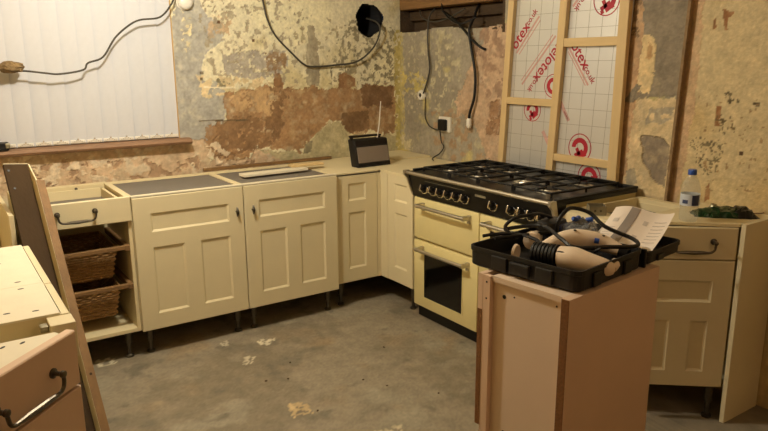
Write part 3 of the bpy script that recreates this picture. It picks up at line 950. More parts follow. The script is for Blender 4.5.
# --- drawer unit with wicker baskets
DA = thing('basket_drawer_cabinet', 'open cream base cabinet with one drawer and two wicker baskets', 'cabinet', (-2.032, 0, 0), group=G_BASE)
W = .495
carcass(DA, W, top='none', z1=.872)
MB().box(.018, W - .018, .021, .045, .854, .872).build('top_rail', M_CARC, DA)
MB().box(.018, W - .018, .51, .57, .845, .872).build('top_rail', M_CARC, DA)
dr = door(DA, .002, .752, W - .004, .126, [], name='drawer')
MB().box(.03, W - .034, .02, .034, .004, .105).box(.03, .044, .034, .48, .004, .105).box(W - .048, W - .034, .034, .48, .004, .105).box(.03, W - .034, .466, .48, .004, .105).build('drawer_box', M_CARC, dr)
MB().box(.044, W - .048, .034, .466, .05, .056).build('drawer_bottom', M_GREYTOP, dr)
bow_handle(dr, .235, .075, .17)
o = MB().lathe([(.008, 0), (.008, -.004), (.003, -.006)], 10, (.33, .507, .858), 'y').build('cam_bolt', M_PEWTER, DA)
for zz in (.61, .405):
    m = MB().box(.02, W - .02, .022, .046, zz - .011, zz + .011, .003)
    m.build('runner', M_BRWOOD, DA)
    for xx in (.018, W - .042):
        MB().box(xx, xx + .024, .02, .5, zz - .018, zz + .012, .003).build('runner_bracket', M_BRWOOD, DA)
for xx in (.06, W - .06):
    leg_part(DA, xx, .07)


def basket_mesh(w, d, h):
    """woven tub: four tapering walls whose strands pass over and under the stakes"""
    m = MB()
    rows = 12
    per = []
    n = 14
    for i in range(n): per.append((-w / 2 + w * i / n, -d / 2, 0, -1))
    for i in range(n): per.append((w / 2, -d / 2 + d * i / n, 1, 0))
    for i in range(n): per.append((w / 2 - w * i / n, d / 2, 0, 1))
    for i in range(n): per.append((-w / 2, d / 2 - d * i / n, -1, 0))
    K = len(per)
    for r in range(rows):
        z0, z1 = h * r / rows, h * (r + 1) / rows
        ring = []
        for z, bulge in ((z0, 0), ((z0 + z1) / 2, 1), (z1, 0)):
            tp = .86 + .14 * z / h
            for k, (x, y, nx, ny) in enumerate(per):
                o_ = (.004 * (1 if (k + r) % 2 else -1)) + .004 * bulge
                ring.append((x * tp + nx * o_, y * tp + ny * o_, z))
        m.add(ring, [(a * K + k, a * K + (k + 1) % K, (a + 1) * K + (k + 1) % K, (a + 1) * K + k) for a in range(2) for k in range(K)])
    m.add([(x * .86, y * .86, .002) for x, y, _, _ in per], [tuple(range(K))])
    return m


for zz, which in ((.445, 'upper'), (.236, 'lower')):
    b = thing('wicker_basket', 'woven wicker basket on the %s wooden runners of the open cabinet' % which, 'basket', (-1.79, .27, zz), group='wicker baskets in the open cabinet')
    basket_mesh(.35, .40, .160).build('weave', M_WICKER, b)
    m = MB()
    q = [(-.178, -.203, .160), (.178, -.203, .160), (.178, .203, .160), (-.178, .203, .160), (-.178, -.203, .160)]
    m.tube(q, .008, 8, 1)
    m.build('rim', M_WICKER, b, True)

# --- two three-panel cupboards
def cupboard(x, label, side):
    t = thing('base_cupboard', label, 'cabinet', (x, 0, 0), group=G_BASE)
    carcass(t, .6)
    d = door(t, .002, ZB - .004, .595, ZT - ZB, three_panels(.595, ZT - ZB))
    knob_handle(d, .552 if side == 'r' else .046, .582)
    MB().box(.018, .582, .071, .51, ZT - .016, ZT - .006).build('grey_inlay', M_GREYTOP, t)
    MB().box(.0, .6, .004, .03, ZT, ZT + .006).build('front_edging', M_WHITE, t)
    for xx in (.05, .55):
        for yy in (.07, .5):
            leg_part(t, xx, yy)
    return t


cupboard(-1.5345, 'cream three-panel cupboard beside the basket cabinet, handle at its right edge', 'r')
cupboard(-.9335, 'cream three-panel cupboard beside the corner unit, handle at its left edge', 'l')

# --- L-shaped corner unit with two narrow doors
CU = thing('corner_cabinet', 'cream corner base cabinet with two narrow doors meeting in the corner', 'cabinet', (-.33, .03, 0), group=G_BASE)
d1 = door(CU, .004, .165, .300, ZT - .165 - .006, [(.085, .215, .525, .635), (.085, .215, .088, .452)])
# return door faces the room's left: build turned by -90 degrees
d2 = door_mesh(.262, ZT - .165 - .006, [(.072, .205, .525, .635), (.072, .205, .098, .452)]).build('door', M_CREAM, CU)
d2.location = (.332, -.076, .165)
d2.rotation_euler = (0, 0, -math.pi / 2)
MB().box(.306, .350, .0, .022, .165, ZT - .006).box(.332, .352, -.074, 0, .165, ZT - .006).build('corner_post', M_CREAM, CU)
MB().prism([(0, .0), (.33, 0), (.33, -.335), (.91, -.335), (.91, .61), (0, .61)], ZT - .018, ZT).build('top_panel', M_CARC, CU)
MB().box(0, .018, .022, .57, ZB + .015, ZT - .018).build('side_panel', M_CARC, CU)
MB().box(.354, .90, -.334, -.318, ZB + .015, ZT - .018).build('side_panel', M_CARC, CU)
MB().prism([(.018, .022), (.352, .022), (.352, -.318), (.90, -.318), (.90, .57), (.018, .57)], ZB + .015, ZB + .033).build('bottom_panel', M_CARC, CU)
MB().box(.62, .92, .25, .62, ZT, ZT + .012).build('wall_batten', M_CARC, CU)
for xx, yy in ((.06, .07), (.40, -.26), (.40, .5)):
    leg_part(CU, xx, yy, .165)

# --- unit in the far left corner, seen edge-on behind the leaning post
LI = thing('left_corner_cabinet', 'open-topped cream cabinet in the far left corner behind the leaning post', 'cabinet', (-2.068, -.10, 0), math.pi / 2, group=G_BASE)
door(LI, .0, ZB, .098, ZT - ZB, [])
MB().box(.098, .74, .002, .020, ZB, ZT).build('front_board', M_CARC, LI)
MB().box(0, .74, .034, .60, ZB, ZB + .018).build('bottom_panel', M_CARC, LI)
MB().box(.722, .74, .034, .60, ZB, ZT).build('side_panel', M_CARC, LI)
MB().box(0, .74, .60, .612, ZB, ZT).build('back_panel', M_CARC, LI)
leg_part(LI, .05, .07)

# --- left run: two units with bare white tops
def bare_unit(y0, w, label, holes):
    t = thing('bare_top_cabinet', label, 'cabinet', (-2.080, y0, 0), math.pi / 2, group=G_BASE)
    carcass(t, w, top='none', y0=.021, d=.575)
    MB().box(.0, w, .024, .575, ZT - .001, ZT + .006, .001).build('top_panel', M_WHITE, t)
    door(t, .002, ZB, w - .004, ZT - ZB, three_panels(w - .004, ZT - ZB, .07, one=w < .4))
    for hx, hy in holes:
        o = MB().lathe([(.006, ZT + .0055), (.006, ZT + .0065)], 10, (0, 0, 0)).build('screw_hole', M_RUBBER, t)
        o.location = (hx, hy, 0)
        o.scale = (.7, 1.5, 1)
    leg_part(t, .05, .07)
    return t


# local x = world y - y0 ; local y = -(world x + 2.08)
bare_unit(-1.232, .532, 'white-topped bare cabinet on the left, nearest the leaning post', ((.046, .088), (.30, .12), (.47, .15), (.03, .30)))
bare_unit(-1.545, .312, 'narrow white-topped bare cabinet beside the angled drawer unit', ((.281, .088), (.052, .077), (.072, .145), (.06, .28)))

# --- angled end unit in the left foreground
HX = thing('angled_drawer_cabinet', 'angled base cabinet in the left foreground with dark swan-neck drawer handle', 'cabinet', (-2.091 - .4 * .7071, -1.686 - .4 * .7071, 0), math.pi / 4, group=G_BASE)
hd = door(HX, 0, .722, .4, ZT - .722, [], name='drawer', m=M_PINK, th=.026)  # cream front recoloured pinkish to carry its shade
bow_handle(hd, .205, .074, .19)
door(HX, 0, ZB, .4, .565, [(.08, .32, .09, .475)], m=M_PINK)
c, s = math.cos(-math.pi / 4), math.sin(-math.pi / 4)


def hl(px, py):      # world -> local of the angled unit
    dx, dy = px - HX.location.x, py - HX.location.y
    return dx * c - dy * s, dx * s + dy * c


tri = [hl(-2.135, -1.652), hl(-2.655, -1.652), hl(-2.655, -1.96), hl(-2.384, -1.955), hl(-2.118, -1.690)]
MB().prism(tri, ZT - .025, ZT - .007).build('top_panel', M_WHITE, HX)
ins = [(x, y + .001) for x, y in tri]
m = MB()
for a, b in zip(tri[:3], tri[1:4]):
    dx, dy = b[0] - a[0], b[1] - a[1]
    L = math.hypot(dx, dy)
    nx, ny = -dy / L * .016, dx / L * .016
    m.prism([a, b, (b[0] - nx, b[1] - ny), (a[0] - nx, a[1] - ny)], ZB, ZT - .025)
m.build('side_panel', M_CARC, HX)
for px, py in ((-2.256, -1.685), (-2.212, -1.681), (-2.36, -1.72)):
    lx, ly = hl(px, py)
    o = MB().lathe([(.006, ZT - .0075), (.006, ZT - .0063)], 10).build('screw_hole', M_RUBBER, HX)
    o.location = (lx, ly, 0); o.scale = (1.4, .7, 1)
for px, py in ((-2.2, -1.72), (-2.5, -1.75)):
    lx, ly = hl(px, py)
    leg_part(HX, lx, ly)
fp = thing('filler_post', 'cream corner filler post between the white-topped cabinet and the angled one', 'filler post', (-2.10, -1.59, 0))
MB().box(-.040, .022, -.033, .040, .77, ZT, .002).build('upper_block', M_CREAM, fp)
MB().box(-.036, .010, -.028, .036, .0, .77, .002).build('lower_post', M_CREAM, fp)
MB().box(-.062, -.041, -.012, .02, .845, .862, .004).build('hinge_clip', M_ZINC, fp)

# --- open-topped narrow unit right of the cooker
EU = thing('open_top_cabinet', 'narrow open-topped cream cabinet between the cooker and the angled cabinet', 'cabinet', (0, -1.452, 0), -math.pi / 2, group=G_BASE)
carcass(EU, .30, top='none')
MB().box(.018, .282, .021, .12, ZT - .018, ZT).build('top_rail', M_CARC, EU)
MB().box(.018, .282, .53, .57, ZT - .05, ZT).build('top_rail', M_CARC, EU)
MB().box(.018, .282, .12, .53, ZT - .10, ZT - .09).build('inner_shelf', M_GREYTOP, EU)
door(EU, .002, ZB, .296, ZT - ZB, three_panels(.296, ZT - ZB, .07, one=True))
for xx in (.05, .25):
    leg_part(EU, xx, .07)

# --- angled end cabinet on the right with drawer, door and end panel
FA = math.atan2(-.642, .766)
FX = thing('angled_end_cabinet', 'angled base cabinet on the right with drawer, panelled door and end panel', 'cabinet', (.344 - .40 * .766, -2.086 + .40 * .642, 0), FA, group=G_BASE)
fd = door(FX, .002, .728, .392, ZT - .728 - .004, [], name='drawer')
bow_handle(fd, .215, .078, .165)
door(FX, .002, .160, .392, .563, [(.082, .312, .382, .478), (.082, .152, .070, .300), (.236, .308, .070, .300)])
ca, sa = math.cos(-FA), math.sin(-FA)


def fl_(px, py):
    dx, dy = px - FX.location.x, py - FX.location.y
    return dx * ca - dy * sa, dx * sa + dy * ca


poly = [fl_(*q) for q in ((.060, -1.756), (.058, -1.800), (.344, -2.080), (.612, -2.086), (.612, -1.70), (.58, -1.70), (.58, -1.756))]
poly2 = [(x, y) for x, y in poly]
MB().prism(poly2, ZT, ZT + .012).build('top_panel', M_CARC, FX)
pb = [fl_(*q) for q in ((.075, -1.775), (.345, -2.058), (.57, -2.082), (.57, -1.775))]
MB().prism(pb, .160, .178).build('bottom_panel', M_CARC, FX)
m = MB()
a, b = fl_(.06, -1.758), fl_(.57, -1.774)
m.prism([fl_(.075, -1.757), fl_(.57, -1.757), fl_(.57, -1.773), fl_(.075, -1.773)], .16, ZT).build('side_panel', M_CARC, FX)
MB().prism([fl_(.344, -2.088), fl_(.612, -2.088), fl_(.612, -2.107), fl_(.344, -2.107)], 0, ZT + .014).build('end_panel', M_CREAM, FX)
for px, py in ((.34, -2.03), (.15, -1.83)):
    lx, ly = fl_(px, py)
    leg_part(FX, lx, ly, .16)

# --- carcass standing in the right foreground, its back turned to the room
KX0, KX1, KY0, KY1 = -.890, -.385, -2.265, -1.918
KC = thing('bare_carcass', 'bare cabinet carcass standing with its back to the camera, black tool case on top', 'cabinet', (KX0, KY0, 0), math.radians(6))
w, d = KY1 - KY0, KX1 - KX0
ZK = ZT
sp = MB()
sp.box(.0015, d, 0, .028, ZB, ZK)
sp.build('side_panel', M_PINK, KC)
MB().box(0, .0015, .001, .027, ZB, ZK - .002).build('raw_edge', M_CHIP, KC)
fs = MB().box(.0015, d, w - .020, w, .335, ZK).box(.05, d, w - .020, w, ZB, .335)
fs.build('side_panel', M_PINK, KC)
MB().box(0, .0015, w - .019, w - .001, .335, ZK - .12).build('raw_edge', M_CHIP, KC)
MB().box(.020, .028, .028, w - .02, ZB, ZK - .018).build('back_panel', M_BACKP, KC)
MB().box(.002, .020, w - .05, w - .0201, ZB, ZK - .002).build('corner_batten', M_PINK, KC)
MB().box(.010, d, .028, w - .052, ZK - .018, ZK).build('top_panel', M_BACKP, KC)
for yy, zz, r in ((w - .095, .806, .007), (w - .135, .815, .003), (.055, .83, .003), (w - .11, .34, .006), (.03, .79, .003)):
    o = MB().lathe([(r, -.0006), (r, .001)], 10, axis='x').build('screw_hole', M_RUBBER, KC)
    o.location = (.0195, yy, zz)
for zz in (.845, .79):
    o = MB().lathe([(.0035, -.0006), (.0035, .001)], 8, axis='x').build('screw_hole', M_RUBBER, KC)
    o.location = (.0018, w - .036, zz)
for xx in (.06, d - .06):
    for yy in (.05, w - .05):
        leg_part(KC, xx, yy)

# ================================================================== LEANING L-SHAPED POST
ax = Vector((-.046, .754, .999)).normalized()
lx_ = Vector((1, 0.28, 0))
lx_ = (lx_ - ax * ax.dot(lx_)).normalized()
ln_ = ax.cross(lx_).normalized()          # towards the back, away from the camera
if ln_.y < 0:
    ln_ = -ln_
base = Vector((-1.869, -.754, .002))
LP = thing('leaning_post', 'L-shaped dark board leaning against the basket cabinet on the left', 'post', base)
Mx = Matrix(((lx_.x, ln_.x, ax.x, 0), (lx_.y, ln_.y, ax.y, 0), (lx_.z, ln_.z, ax.z, 0), (0, 0, 0, 1)))
LEN, LE2 = 1.37, 1.253
MB().box(-.142, -.036, .050, .066, .055, LEN, .001).xform(Mx).build('wide_board', M_DKWOOD, LP)
MB().box(-.143, -.035, .0495, .0665, LEN, LEN + .0025).xform(Mx).build('end_cap', M_CREAM, LP)
MB().box(-.036, -.0, .0, .066, .0, LE2, .001).xform(Mx).build('narrow_board', M_BRWOOD, LP)
MB().box(-.0372, -.036, .002, .0495, .0, LE2).xform(Mx).build('cream_face', M_CREAM, LP)
MB().add([(-.036, .0495, LEN), (-.036, .066, LEN), (-.036, .066, LE2), (-.036, .003, LE2), (-.030, .0495, LEN), (-.030, .066, LEN), (-.030, .066, LE2), (-.030, .003, LE2)],
         [(0, 1, 2, 3), (4, 5, 6, 7), (0, 1, 5, 4), (1, 2, 6, 5), (2, 3, 7, 6), (3, 0, 4, 7)]).xform(Mx).build('tapered_end', M_CREAM, LP)
for dx, dz in ((-.126, LEN - .035), (-.118, LEN - .13)):
    MB().lathe([(.006, .0488), (.006, .0502)], 10, (dx, 0, dz), 'y').xform(Mx).build('screw_hole', M_RUBBER, LP)
MB().lathe([(.006, -.001), (.006, .002)], 10, (-.018, 0, .30), 'y').xform(Mx).build('knot', M_DKWOOD, LP)
# ================================================================== RANGE COOKER
CW = 1.12
RC = thing('range_cooker', 'cream and black range cooker with gas hob and steel handles', 'cooker', (.003, -.310, 0), -math.pi / 2)
MB().box(.004, CW - .004, .03, .57, .075, .885, .003).build('body', M_ENAMEL, RC)
MB().box(.02, CW - .02, .035, .54, .004, .078).build('plinth', M_BLACK, RC)
for xx in (.06, CW - .06):
    MB().lathe([(.02, 0), (.02, .01), (.012, .014), (.012, .03)], 12, (xx, .5, 0)).build('foot', M_PLASTIC, RC, True)


def slab(name, x0, x1, z0, z1, m=M_ENAMEL, y0=0.0, y1=.032, bev=.006):
    o = MB().box(x0, x1, y0, y1, z0, z1, bev).build(name, m, RC, True)
    return o


def bar_handle(parent, x0, x1, z):
    m = MB()
    m.tube([(x0, -.052, z), ((x0 + x1) / 2, -.055, z), (x1, -.052, z)], .0105, 10, 4)
    for xx in (x0 + .012, x1 - .012):
        m.box(xx - .011, xx + .011, -.056, .004, z - .014, z + .010, .004)
        m.box(xx - .013, xx + .013, -.012, .004, z - .034, z + .012, .004)
    return m.build('handle', M_STEEL, parent, True)


SPL = .588
g = slab('grill_door', .014, SPL - .003, .505, .752)
bar_handle(g, .095, .525, .716)
ov = slab('oven_door', .014, SPL - .003, .082, .492)
bar_handle(ov, .090, .520, .452)
MB().box(.118, .462, -.0015, .004, .150, .418, .002).build('window', M_GLASS, ov)
m = MB()
for a, b, c_, d_ in ((.112, .468, .144, .150), (.112, .468, .418, .424), (.112, .118, .150, .418), (.462, .468, .150, .418)):
    m.box(a, b, -.003, .004, c_, d_)
m.build('window_trim', M_ENAMEL, ov)
rd = slab('tall_oven_door', SPL + .003, CW - .014, .352, .752)
bar_handle(rd, SPL + .07, CW - .085, .716)
MB().box(SPL + .085, CW - .10, -.0015, .004, .42, .675, .002).build('window', M_GLASS, rd)
sd = slab('storage_drawer', SPL + .003, CW - .014, .082, .340)

# sloping black fascia between the doors and the front rail
m = MB()
m.add([(0.0, .0, .758), (CW, .0, .758), (CW, -.036, .884), (0, -.036, .884), (0, .05, .758), (CW, .05, .758), (CW, .05, .884), (0, .05, .884)],
      [(0, 1, 2, 3), (4, 5, 6, 7), (0, 1, 5, 4), (3, 2, 6, 7), (0, 3, 7, 4), (1, 2, 6, 5)])
fa = m.build('control_panel', M_BLACK, RC)
MB().box(.58, .66, -.0285, -.024, .846, .864).build('badge', M_ZINC, fa)
MB().box(.155, .50, -.031, -.028, .864, .866).build('marking', M_ZINC, fa)
tilt = math.atan2(.036, .126)
kn = None
for kx in (.141, .222, .287, .355, .425, .496, .712, .842, .912, .972, 1.040):
    if kn is None:
        m = MB().lathe([(.027, 0), (.027, -.005), (.019, -.008), (.017, -.030), (.013, -.034)], 18, axis='y')
        kn = m.build('knob', M_BLACK, fa, True)
        MB().lathe([(.031, .001), (.031, -.004), (.027, -.0065), (.0265, -.002)], 22, axis='y', caps=False).build('bezel', M_CHROME, kn, True)
        MB().box(-.0045, .0045, -.040, -.012, -.019, .019, .003).build('grip', M_CHROME, kn, True)
        o = kn
    else:
        o = copy_tree(kn, fa)
    o.location = (kx, -.0175, .818)
    o.rotation_euler = (-tilt, 0, 0)
m = MB()
m.tube([(-.012, -.046, .898), (CW / 2, -.046, .898), (CW + .006, -.046, .898)], .0105, 12, 1)
m.build('front_rail', M_STEEL, RC, True)
for xx in (-.010, CW - .006):
    m = MB()
    pr = [(-.066, .912), (-.03, .912), (-.002, .80), (-.002, .765), (-.018, .80), (-.045, .868), (-.066, .888)]
    n = len(pr)
    m.add([(xx, y, z) for y, z in pr] + [(xx + .016, y, z) for y, z in pr], [tuple(range(n)), tuple(range(2 * n - 1, n - 1, -1))] + [(i, (i + 1) % n, n + (i + 1) % n, n + i) for i in range(n)])
    m.build('end_bracket', M_STEEL, RC)

hb = MB().box(-.004, CW + .004, -.028, .572, .884, .905, .004).build('hob_plate', M_BLACK, RC)
m = MB()
for a, b, c_, d_ in ((0.0, CW, .545, .572), (-.004, .018, .0, .56), (CW - .016, CW + .006, -.02, .572)):
    m.box(a, b, c_, d_, .9045, .916, .003)
m.build('hob_border', M_IRON, RC)
BUR = [(.17, .155, .038), (.17, .40, .05), (.41, .155, .045), (.41, .40, .038), (.66, .28, .068), (.92, .155, .05), (.92, .40, .038)]
for bx_, by_, br in BUR:
    b = MB().lathe([(br + .018, .905), (br + .014, .912), (br, .914), (br - .003, .918)], 22, (bx_, by_, 0)).build('burner', M_STEEL, RC, True)
    MB().lathe([(br - .004, .9175), (br - .004, .922), (br - .012, .924)], 22, (bx_, by_, 0)).build('burner_cap', M_IRON, b, True)


def pan_support(x0, x1, centres):
    m = MB()
    y0, y1, z = .035, .525, .926
    r = .006

    def bar(a, b):
        m.tube([a, b], r, 6, 1)
    for p, q in (((x0, y0), (x1, y0)), ((x1, y0), (x1, y1)), ((x1, y1), (x0, y1)), ((x0, y1), (x0, y0)), ((x0, .28), (x1, .28))):
        bar((p[0], p[1], z), (q[0], q[1], z))
    for p in ((x0, y0), (x1, y0), (x1, y1), (x0, y1), (x0, .28), (x1, .28)):
        bar((p[0], p[1], .905), (p[0], p[1], z))
    for cx, cy in centres:
        lo, hi = (y0, .28) if cy < .25 else (.28, y1)
        if abs(cy - .28) < .02:
            lo, hi = y0, y1
        for a in ((x0, cy), (x1, cy)):
            e = (cx + (.025 if a[0] > cx else -.025), cy)
            bar((a[0], a[1], z), (e[0], e[1], z))
            bar((e[0], e[1], z), (e[0], e[1], z + .008))
        for yy in (lo, hi):
            e = (cx, cy + (.025 if yy > cy else -.025))
            bar((cx, yy, z), (e[0], e[1], z))
    return m.build('pan_support', M_IRON, RC)


pan_support(.06, .285, [(.17, .155), (.17, .40)])
pan_support(.300, .525, [(.41, .155), (.41, .40)])
pan_support(.540, .785, [(.66, .28)])
pan_support(.800, 1.04, [(.92, .155), (.92, .40)])

# ================================================================== RADIO
RD = thing('portable_radio', 'grey and black portable radio with raised aerial on the corner cabinet', 'radio', (.035, .15, ZT + .001), math.radians(3))
tl = Matrix(((1, 0, 0, 0), (0, 1, .23, 0), (0, 0, 1, 0), (0, 0, 0, 1)))
hw = .133
MB().box(-hw, hw, .0, .075, 0, .175, .008).xform(tl).build('body', M_PLASTIC, RD, True)
MB().box(-hw + .012, hw - .008, -.004, .002, .028, .128, .003).xform(tl).build('speaker_grille', M_RGREY, RD)
MB().box(-hw + .004, hw - .004, -.003, .002, .002, .024, .002).xform(tl).build('lower_trim', M_BLACK, RD)
MB().box(-hw + .004, hw - .004, -.003, .002, .134, .17, .002).xform(tl).build('tuning_panel', M_BLACK, RD)
MB().box(-hw - .004, hw - .028, .020, .052, .186, .199, .004).box(-hw, -hw + .014, .026, .046, .17, .19).box(hw - .05, hw - .034, .026, .046, .17, .19).xform(tl).build('carry_handle', M_BLACK, RD, True)
m = MB().tube([(.07, .065, .175), (.095, .075, .26), (.127, .10, .40)], [.0045, .004, .0032], 8, 1)
m.lathe([(.003, 0), (.0042, .002), (.003, .007)], 8, (.127, .10, .40))
m.build('aerial', mat('pale_aerial', (226, 222, 212), .3, metal=.3, var=.02, bump=0), RD, True)

# offcuts lying on the second cupboard and the wall
t = thing('white_board_offcut', 'long white painted offcut lying on the cupboard by the corner', 'offcut', (-.58, .27, ZT + .0115), math.radians(3))
MB().box(-.26, .17, -.05, .03, -.005, .010, .002).build('board', M_WHITE, t)
t = thing('small_wood_offcut', 'short pale wood offcut resting across the white offcut', 'offcut', (-.40, .315, ZT + .024), math.radians(-4))
MB().box(-.09, .13, -.035, .030, -.001, .014, .002).build('board', M_PINE, t)
t = thing('wall_lath', 'thin brown lath lying along the foot of the back wall', 'lath', (-.45, .60, ZT + .002), math.radians(1))
MB().box(-.50, .42, -.012, .012, 0, .020, .002).build('strip', M_BRWOOD, t)

# ================================================================== RIGHT-HAND CABINET TOP: BOTTLE, PACKET, METAL BOX
BT = thing('water_bottle', 'clear plastic water bottle with blue cap on the angled cabinet', 'bottle', (.232, -1.922, ZT + .0125))
BT.scale = (1.1, 1.1, 1.03)
pr = [(.006, .004), (.028, .0), (.0325, .006), (.0335, .02), (.0325, .05), (.0335, .056), (.0325, .062), (.0335, .07), (.0335, .115), (.034, .13), (.031, .15), (.022, .172), (.0135, .186), (.0125, .196), (.0125, .200)]
MB().lathe(pr, 28, caps=True).build('shell', M_CLEAR, BT, True)
MB().lathe([(.0345, .066), (.0345, .112)], 28, caps=False).build('label', M_LABELW, BT, True)
m = MB()
for a0, a1, z0, z1 in ((3.9, 4.75, .068, .110), (5.2, 5.5, .072, .106), (2.9, 3.5, .075, .09)):
    nn = 8
    for i in range(nn):
        p = []
        for aa in (a0 + (a1 - a0) * i / nn, a0 + (a1 - a0) * (i + 1) / nn):
            for zz in (z0, z1):
                p.append((.0348 * math.cos(aa), .0348 * math.sin(aa), zz))
        m.add(p, [(0, 2, 3, 1)])
m.build('label_print', M_LABELD, BT)
MB().lathe([(.0155, .192), (.0155, .206), (.0145, .209), (.0, .2095)], 20, caps=False).build('cap', M_BLUE, BT, True)
MB().lathe([(.0155, .1885), (.0155, .1915)], 20).build('neck_ring', M_BLUE, BT, True)

SN = thing('snack_packet', 'crumpled green and black snack packet beside the water bottle', 'packet', (.440, -1.950, ZT + .013), math.radians(-44))
rnd = random.Random(9)


def crumple(nx, ny, fx, fy, fz, amp, seed):
    r_ = random.Random(seed)
    m = MB()
    g = [[None] * (ny + 1) for _ in range(nx + 1)]
    vs = []
    for i in range(nx + 1):
        for j in range(ny + 1):
            u, v = i / nx * 2 - 1, j / ny * 2 - 1
            z = fz * (1 - u * u) ** .5 * (1 - v * v) ** .6 + r_.uniform(0, amp) * (1 - u * u)
            vs.append((u * fx + r_.uniform(-amp, amp) * .6, v * fy * (1 - .25 * u * u) + r_.uniform(-amp, amp) * .6, max(z, .001)))
    nv = len(vs)
    vs += [(x, y, 0) for x, y, z in vs]
    ii = lambda i, j: i * (ny + 1) + j
    fs = []
    for i in range(nx):
        for j in range(ny):
            q = (ii(i, j), ii(i + 1, j), ii(i + 1, j + 1), ii(i, j + 1))
            fs += [q, tuple(nv + k for k in q[::-1])]
    for i in range(nx):
        for j in (0, ny):
            fs.append((ii(i, j), ii(i + 1, j), nv + ii(i + 1, j), nv + ii(i, j)))
    for j in range(ny):
        for i in (0, nx):
            fs.append((ii(i, j), ii(i, j + 1), nv + ii(i, j + 1), nv + ii(i, j)))
    m.add(vs, fs)
    return m


crumple(14, 7, .125, .065, .030, .012, 3).build('foil_bag', M_GREEN, SN)
o = crumple(8, 6, .055, .062, .033, .012, 8).build('black_end', M_BLACK, SN); o.location = (.075, 0, 0)
o = crumple(6, 4, .026, .03, .036, .008, 12).build('silver_lining', M_SILVER, SN); o.location = (-.03, .03, .006)
cable('loose_string', [(.535, -2.0, ZT + .016), (.56, -2.02, ZT + .018), (.60, -2.035, ZT + .016), (.63, -2.03, ZT + .016)], .0025, M_BRWOOD, 'short brown string trailing from the snack packet', 'string')

MX = thing('metal_back_box', 'small galvanised electrical back box on the open-topped cabinet', 'electrical box', (.07, -1.585, ZT + .001), math.radians(-40))
m = MB()
for a, b, c_, d_, e_, f_ in ((-.036, .036, -.036, .036, 0, .002), (-.036, .036, -.036, -.034, 0, .04), (-.036, .036, .034, .036, 0, .04), (-.036, -.034, -.036, .036, 0, .04), (.034, .036, -.036, .036, 0, .04)):
    m.box(a, b, c_, d_, e_, f_)
m.build('shell', M_ZINC, MX)
for xx in (-.012, .012):
    MB().lathe([(.005, -.0366), (.005, -.0355)], 10, (xx, 0, .02), 'y').build('knockout', M_PEWTER, MX)
TR = thing('grey_tray', 'grey plastic tray with small parts inside the open-topped cabinet', 'tray', (.33, -1.60, ZT - .0895), math.radians(-10))
m = MB()
for a, b, c_, d_, e_, f_ in ((-.10, .10, -.07, .07, 0, .003), (-.10, .10, -.07, -.066, 0, .06), (-.10, .10, .066, .07, 0, .06), (-.10, -.096, -.07, .07, 0, .06), (.096, .10, -.07, .07, 0, .06)):
    m.box(a, b, c_, d_, e_, f_)
m.build('tub', M_ZINC, TR)
MB().lathe([(.018, .003), (.018, .05), (.012, .055)], 12, (.03, .01, 0)).build('small_part', M_RUBBER, TR, True)
MB().box(-.06, .0, -.03, .03, .003, .045, .006).build('small_part', M_GREYTOP, TR)

# ================================================================== OPEN TOOL CASE ON THE CARCASS
TA = math.radians(8)
TC = thing('tool_case', 'open black plastic tool case lying on the bare carcass', 'tool case', (-.838, -2.252, ZK + .001), TA)


def tray(x0, x1, y0, y1, h, name, ribs):
    m = MB()
    th = .006

    def rr(a, b, c_, d_, r, n=4):
        q = []
        for cx, cy, s in ((b - r, c_ + r, -90), (b - r, d_ - r, 0), (a + r, d_ - r, 90), (a + r, c_ + r, 180)):
            for k in range(n + 1):
                t_ = math.radians(s + 90 * k / n)
                q.append((cx + r * math.cos(t_), cy + r * math.sin(t_)))
        return q
    prof = [(.012, 0.0), (.004, .006), (.003, h - .016), (0, h - .014), (0, h), (th, h), (th + .006, .008)]
    rings = [rr(x0 + i, x1 - i, y0 + i, y1 - i, .03) for i, z in prof]
    n = len(rings[0])
    vs = [(p[0], p[1], prof[k][1]) for k, r in enumerate(rings) for p in r]
    fs = [(k * n + i, k * n + (i + 1) % n, (k + 1) * n + (i + 1) % n, (k + 1) * n + i) for k in range(len(rings) - 1) for i in range(n)]
    fs += [tuple(range(n))[::-1], tuple(range((len(rings) - 1) * n, len(rings) * n))]
    m.add(vs, fs)
    o = m.build(name, M_PLASTIC, TC)
    for a in ribs:
        MB().box(a - .022, a + .022, y0 - .004, y0 + .006, .006, h - .018, .003).build('rib', M_PLASTIC, o)
    for b in (.12, .29):
        MB().box(x0 - .004, x0 + .006, y0 + b - .03, y0 + b + .03, .006, h - .014, .003).build('rib', M_PLASTIC, o)
    return o


tray(0, .385, 0, .425, .068, 'base_tray', (.10, .28))
tray(.405, .665, .0, .425, .045, 'lid_tray', (.50,))
for yy in (.08, .34):
    MB().lathe([(.009, -.025), (.009, .025)], 10, (.395, yy, .040), 'y').build('hinge', M_PLASTIC, TC, True)
MB().box(-.010, .006, .17, .245, .012, .05, .004).build('latch', M_PLASTIC, TC)
MB().box(.388, .40, -.002, .03, .0, .062, .003).build('end_stop', M_PLASTIC, TC)

PT = thing('power_tool', 'beige corded power tool with black ribbed motor end in the tool case', 'power tool', (-.70, -2.09, ZK + .012))


def rel(*p):
    return [(x + .70, y + 2.09, z - ZK - .012) for x, y, z in p]


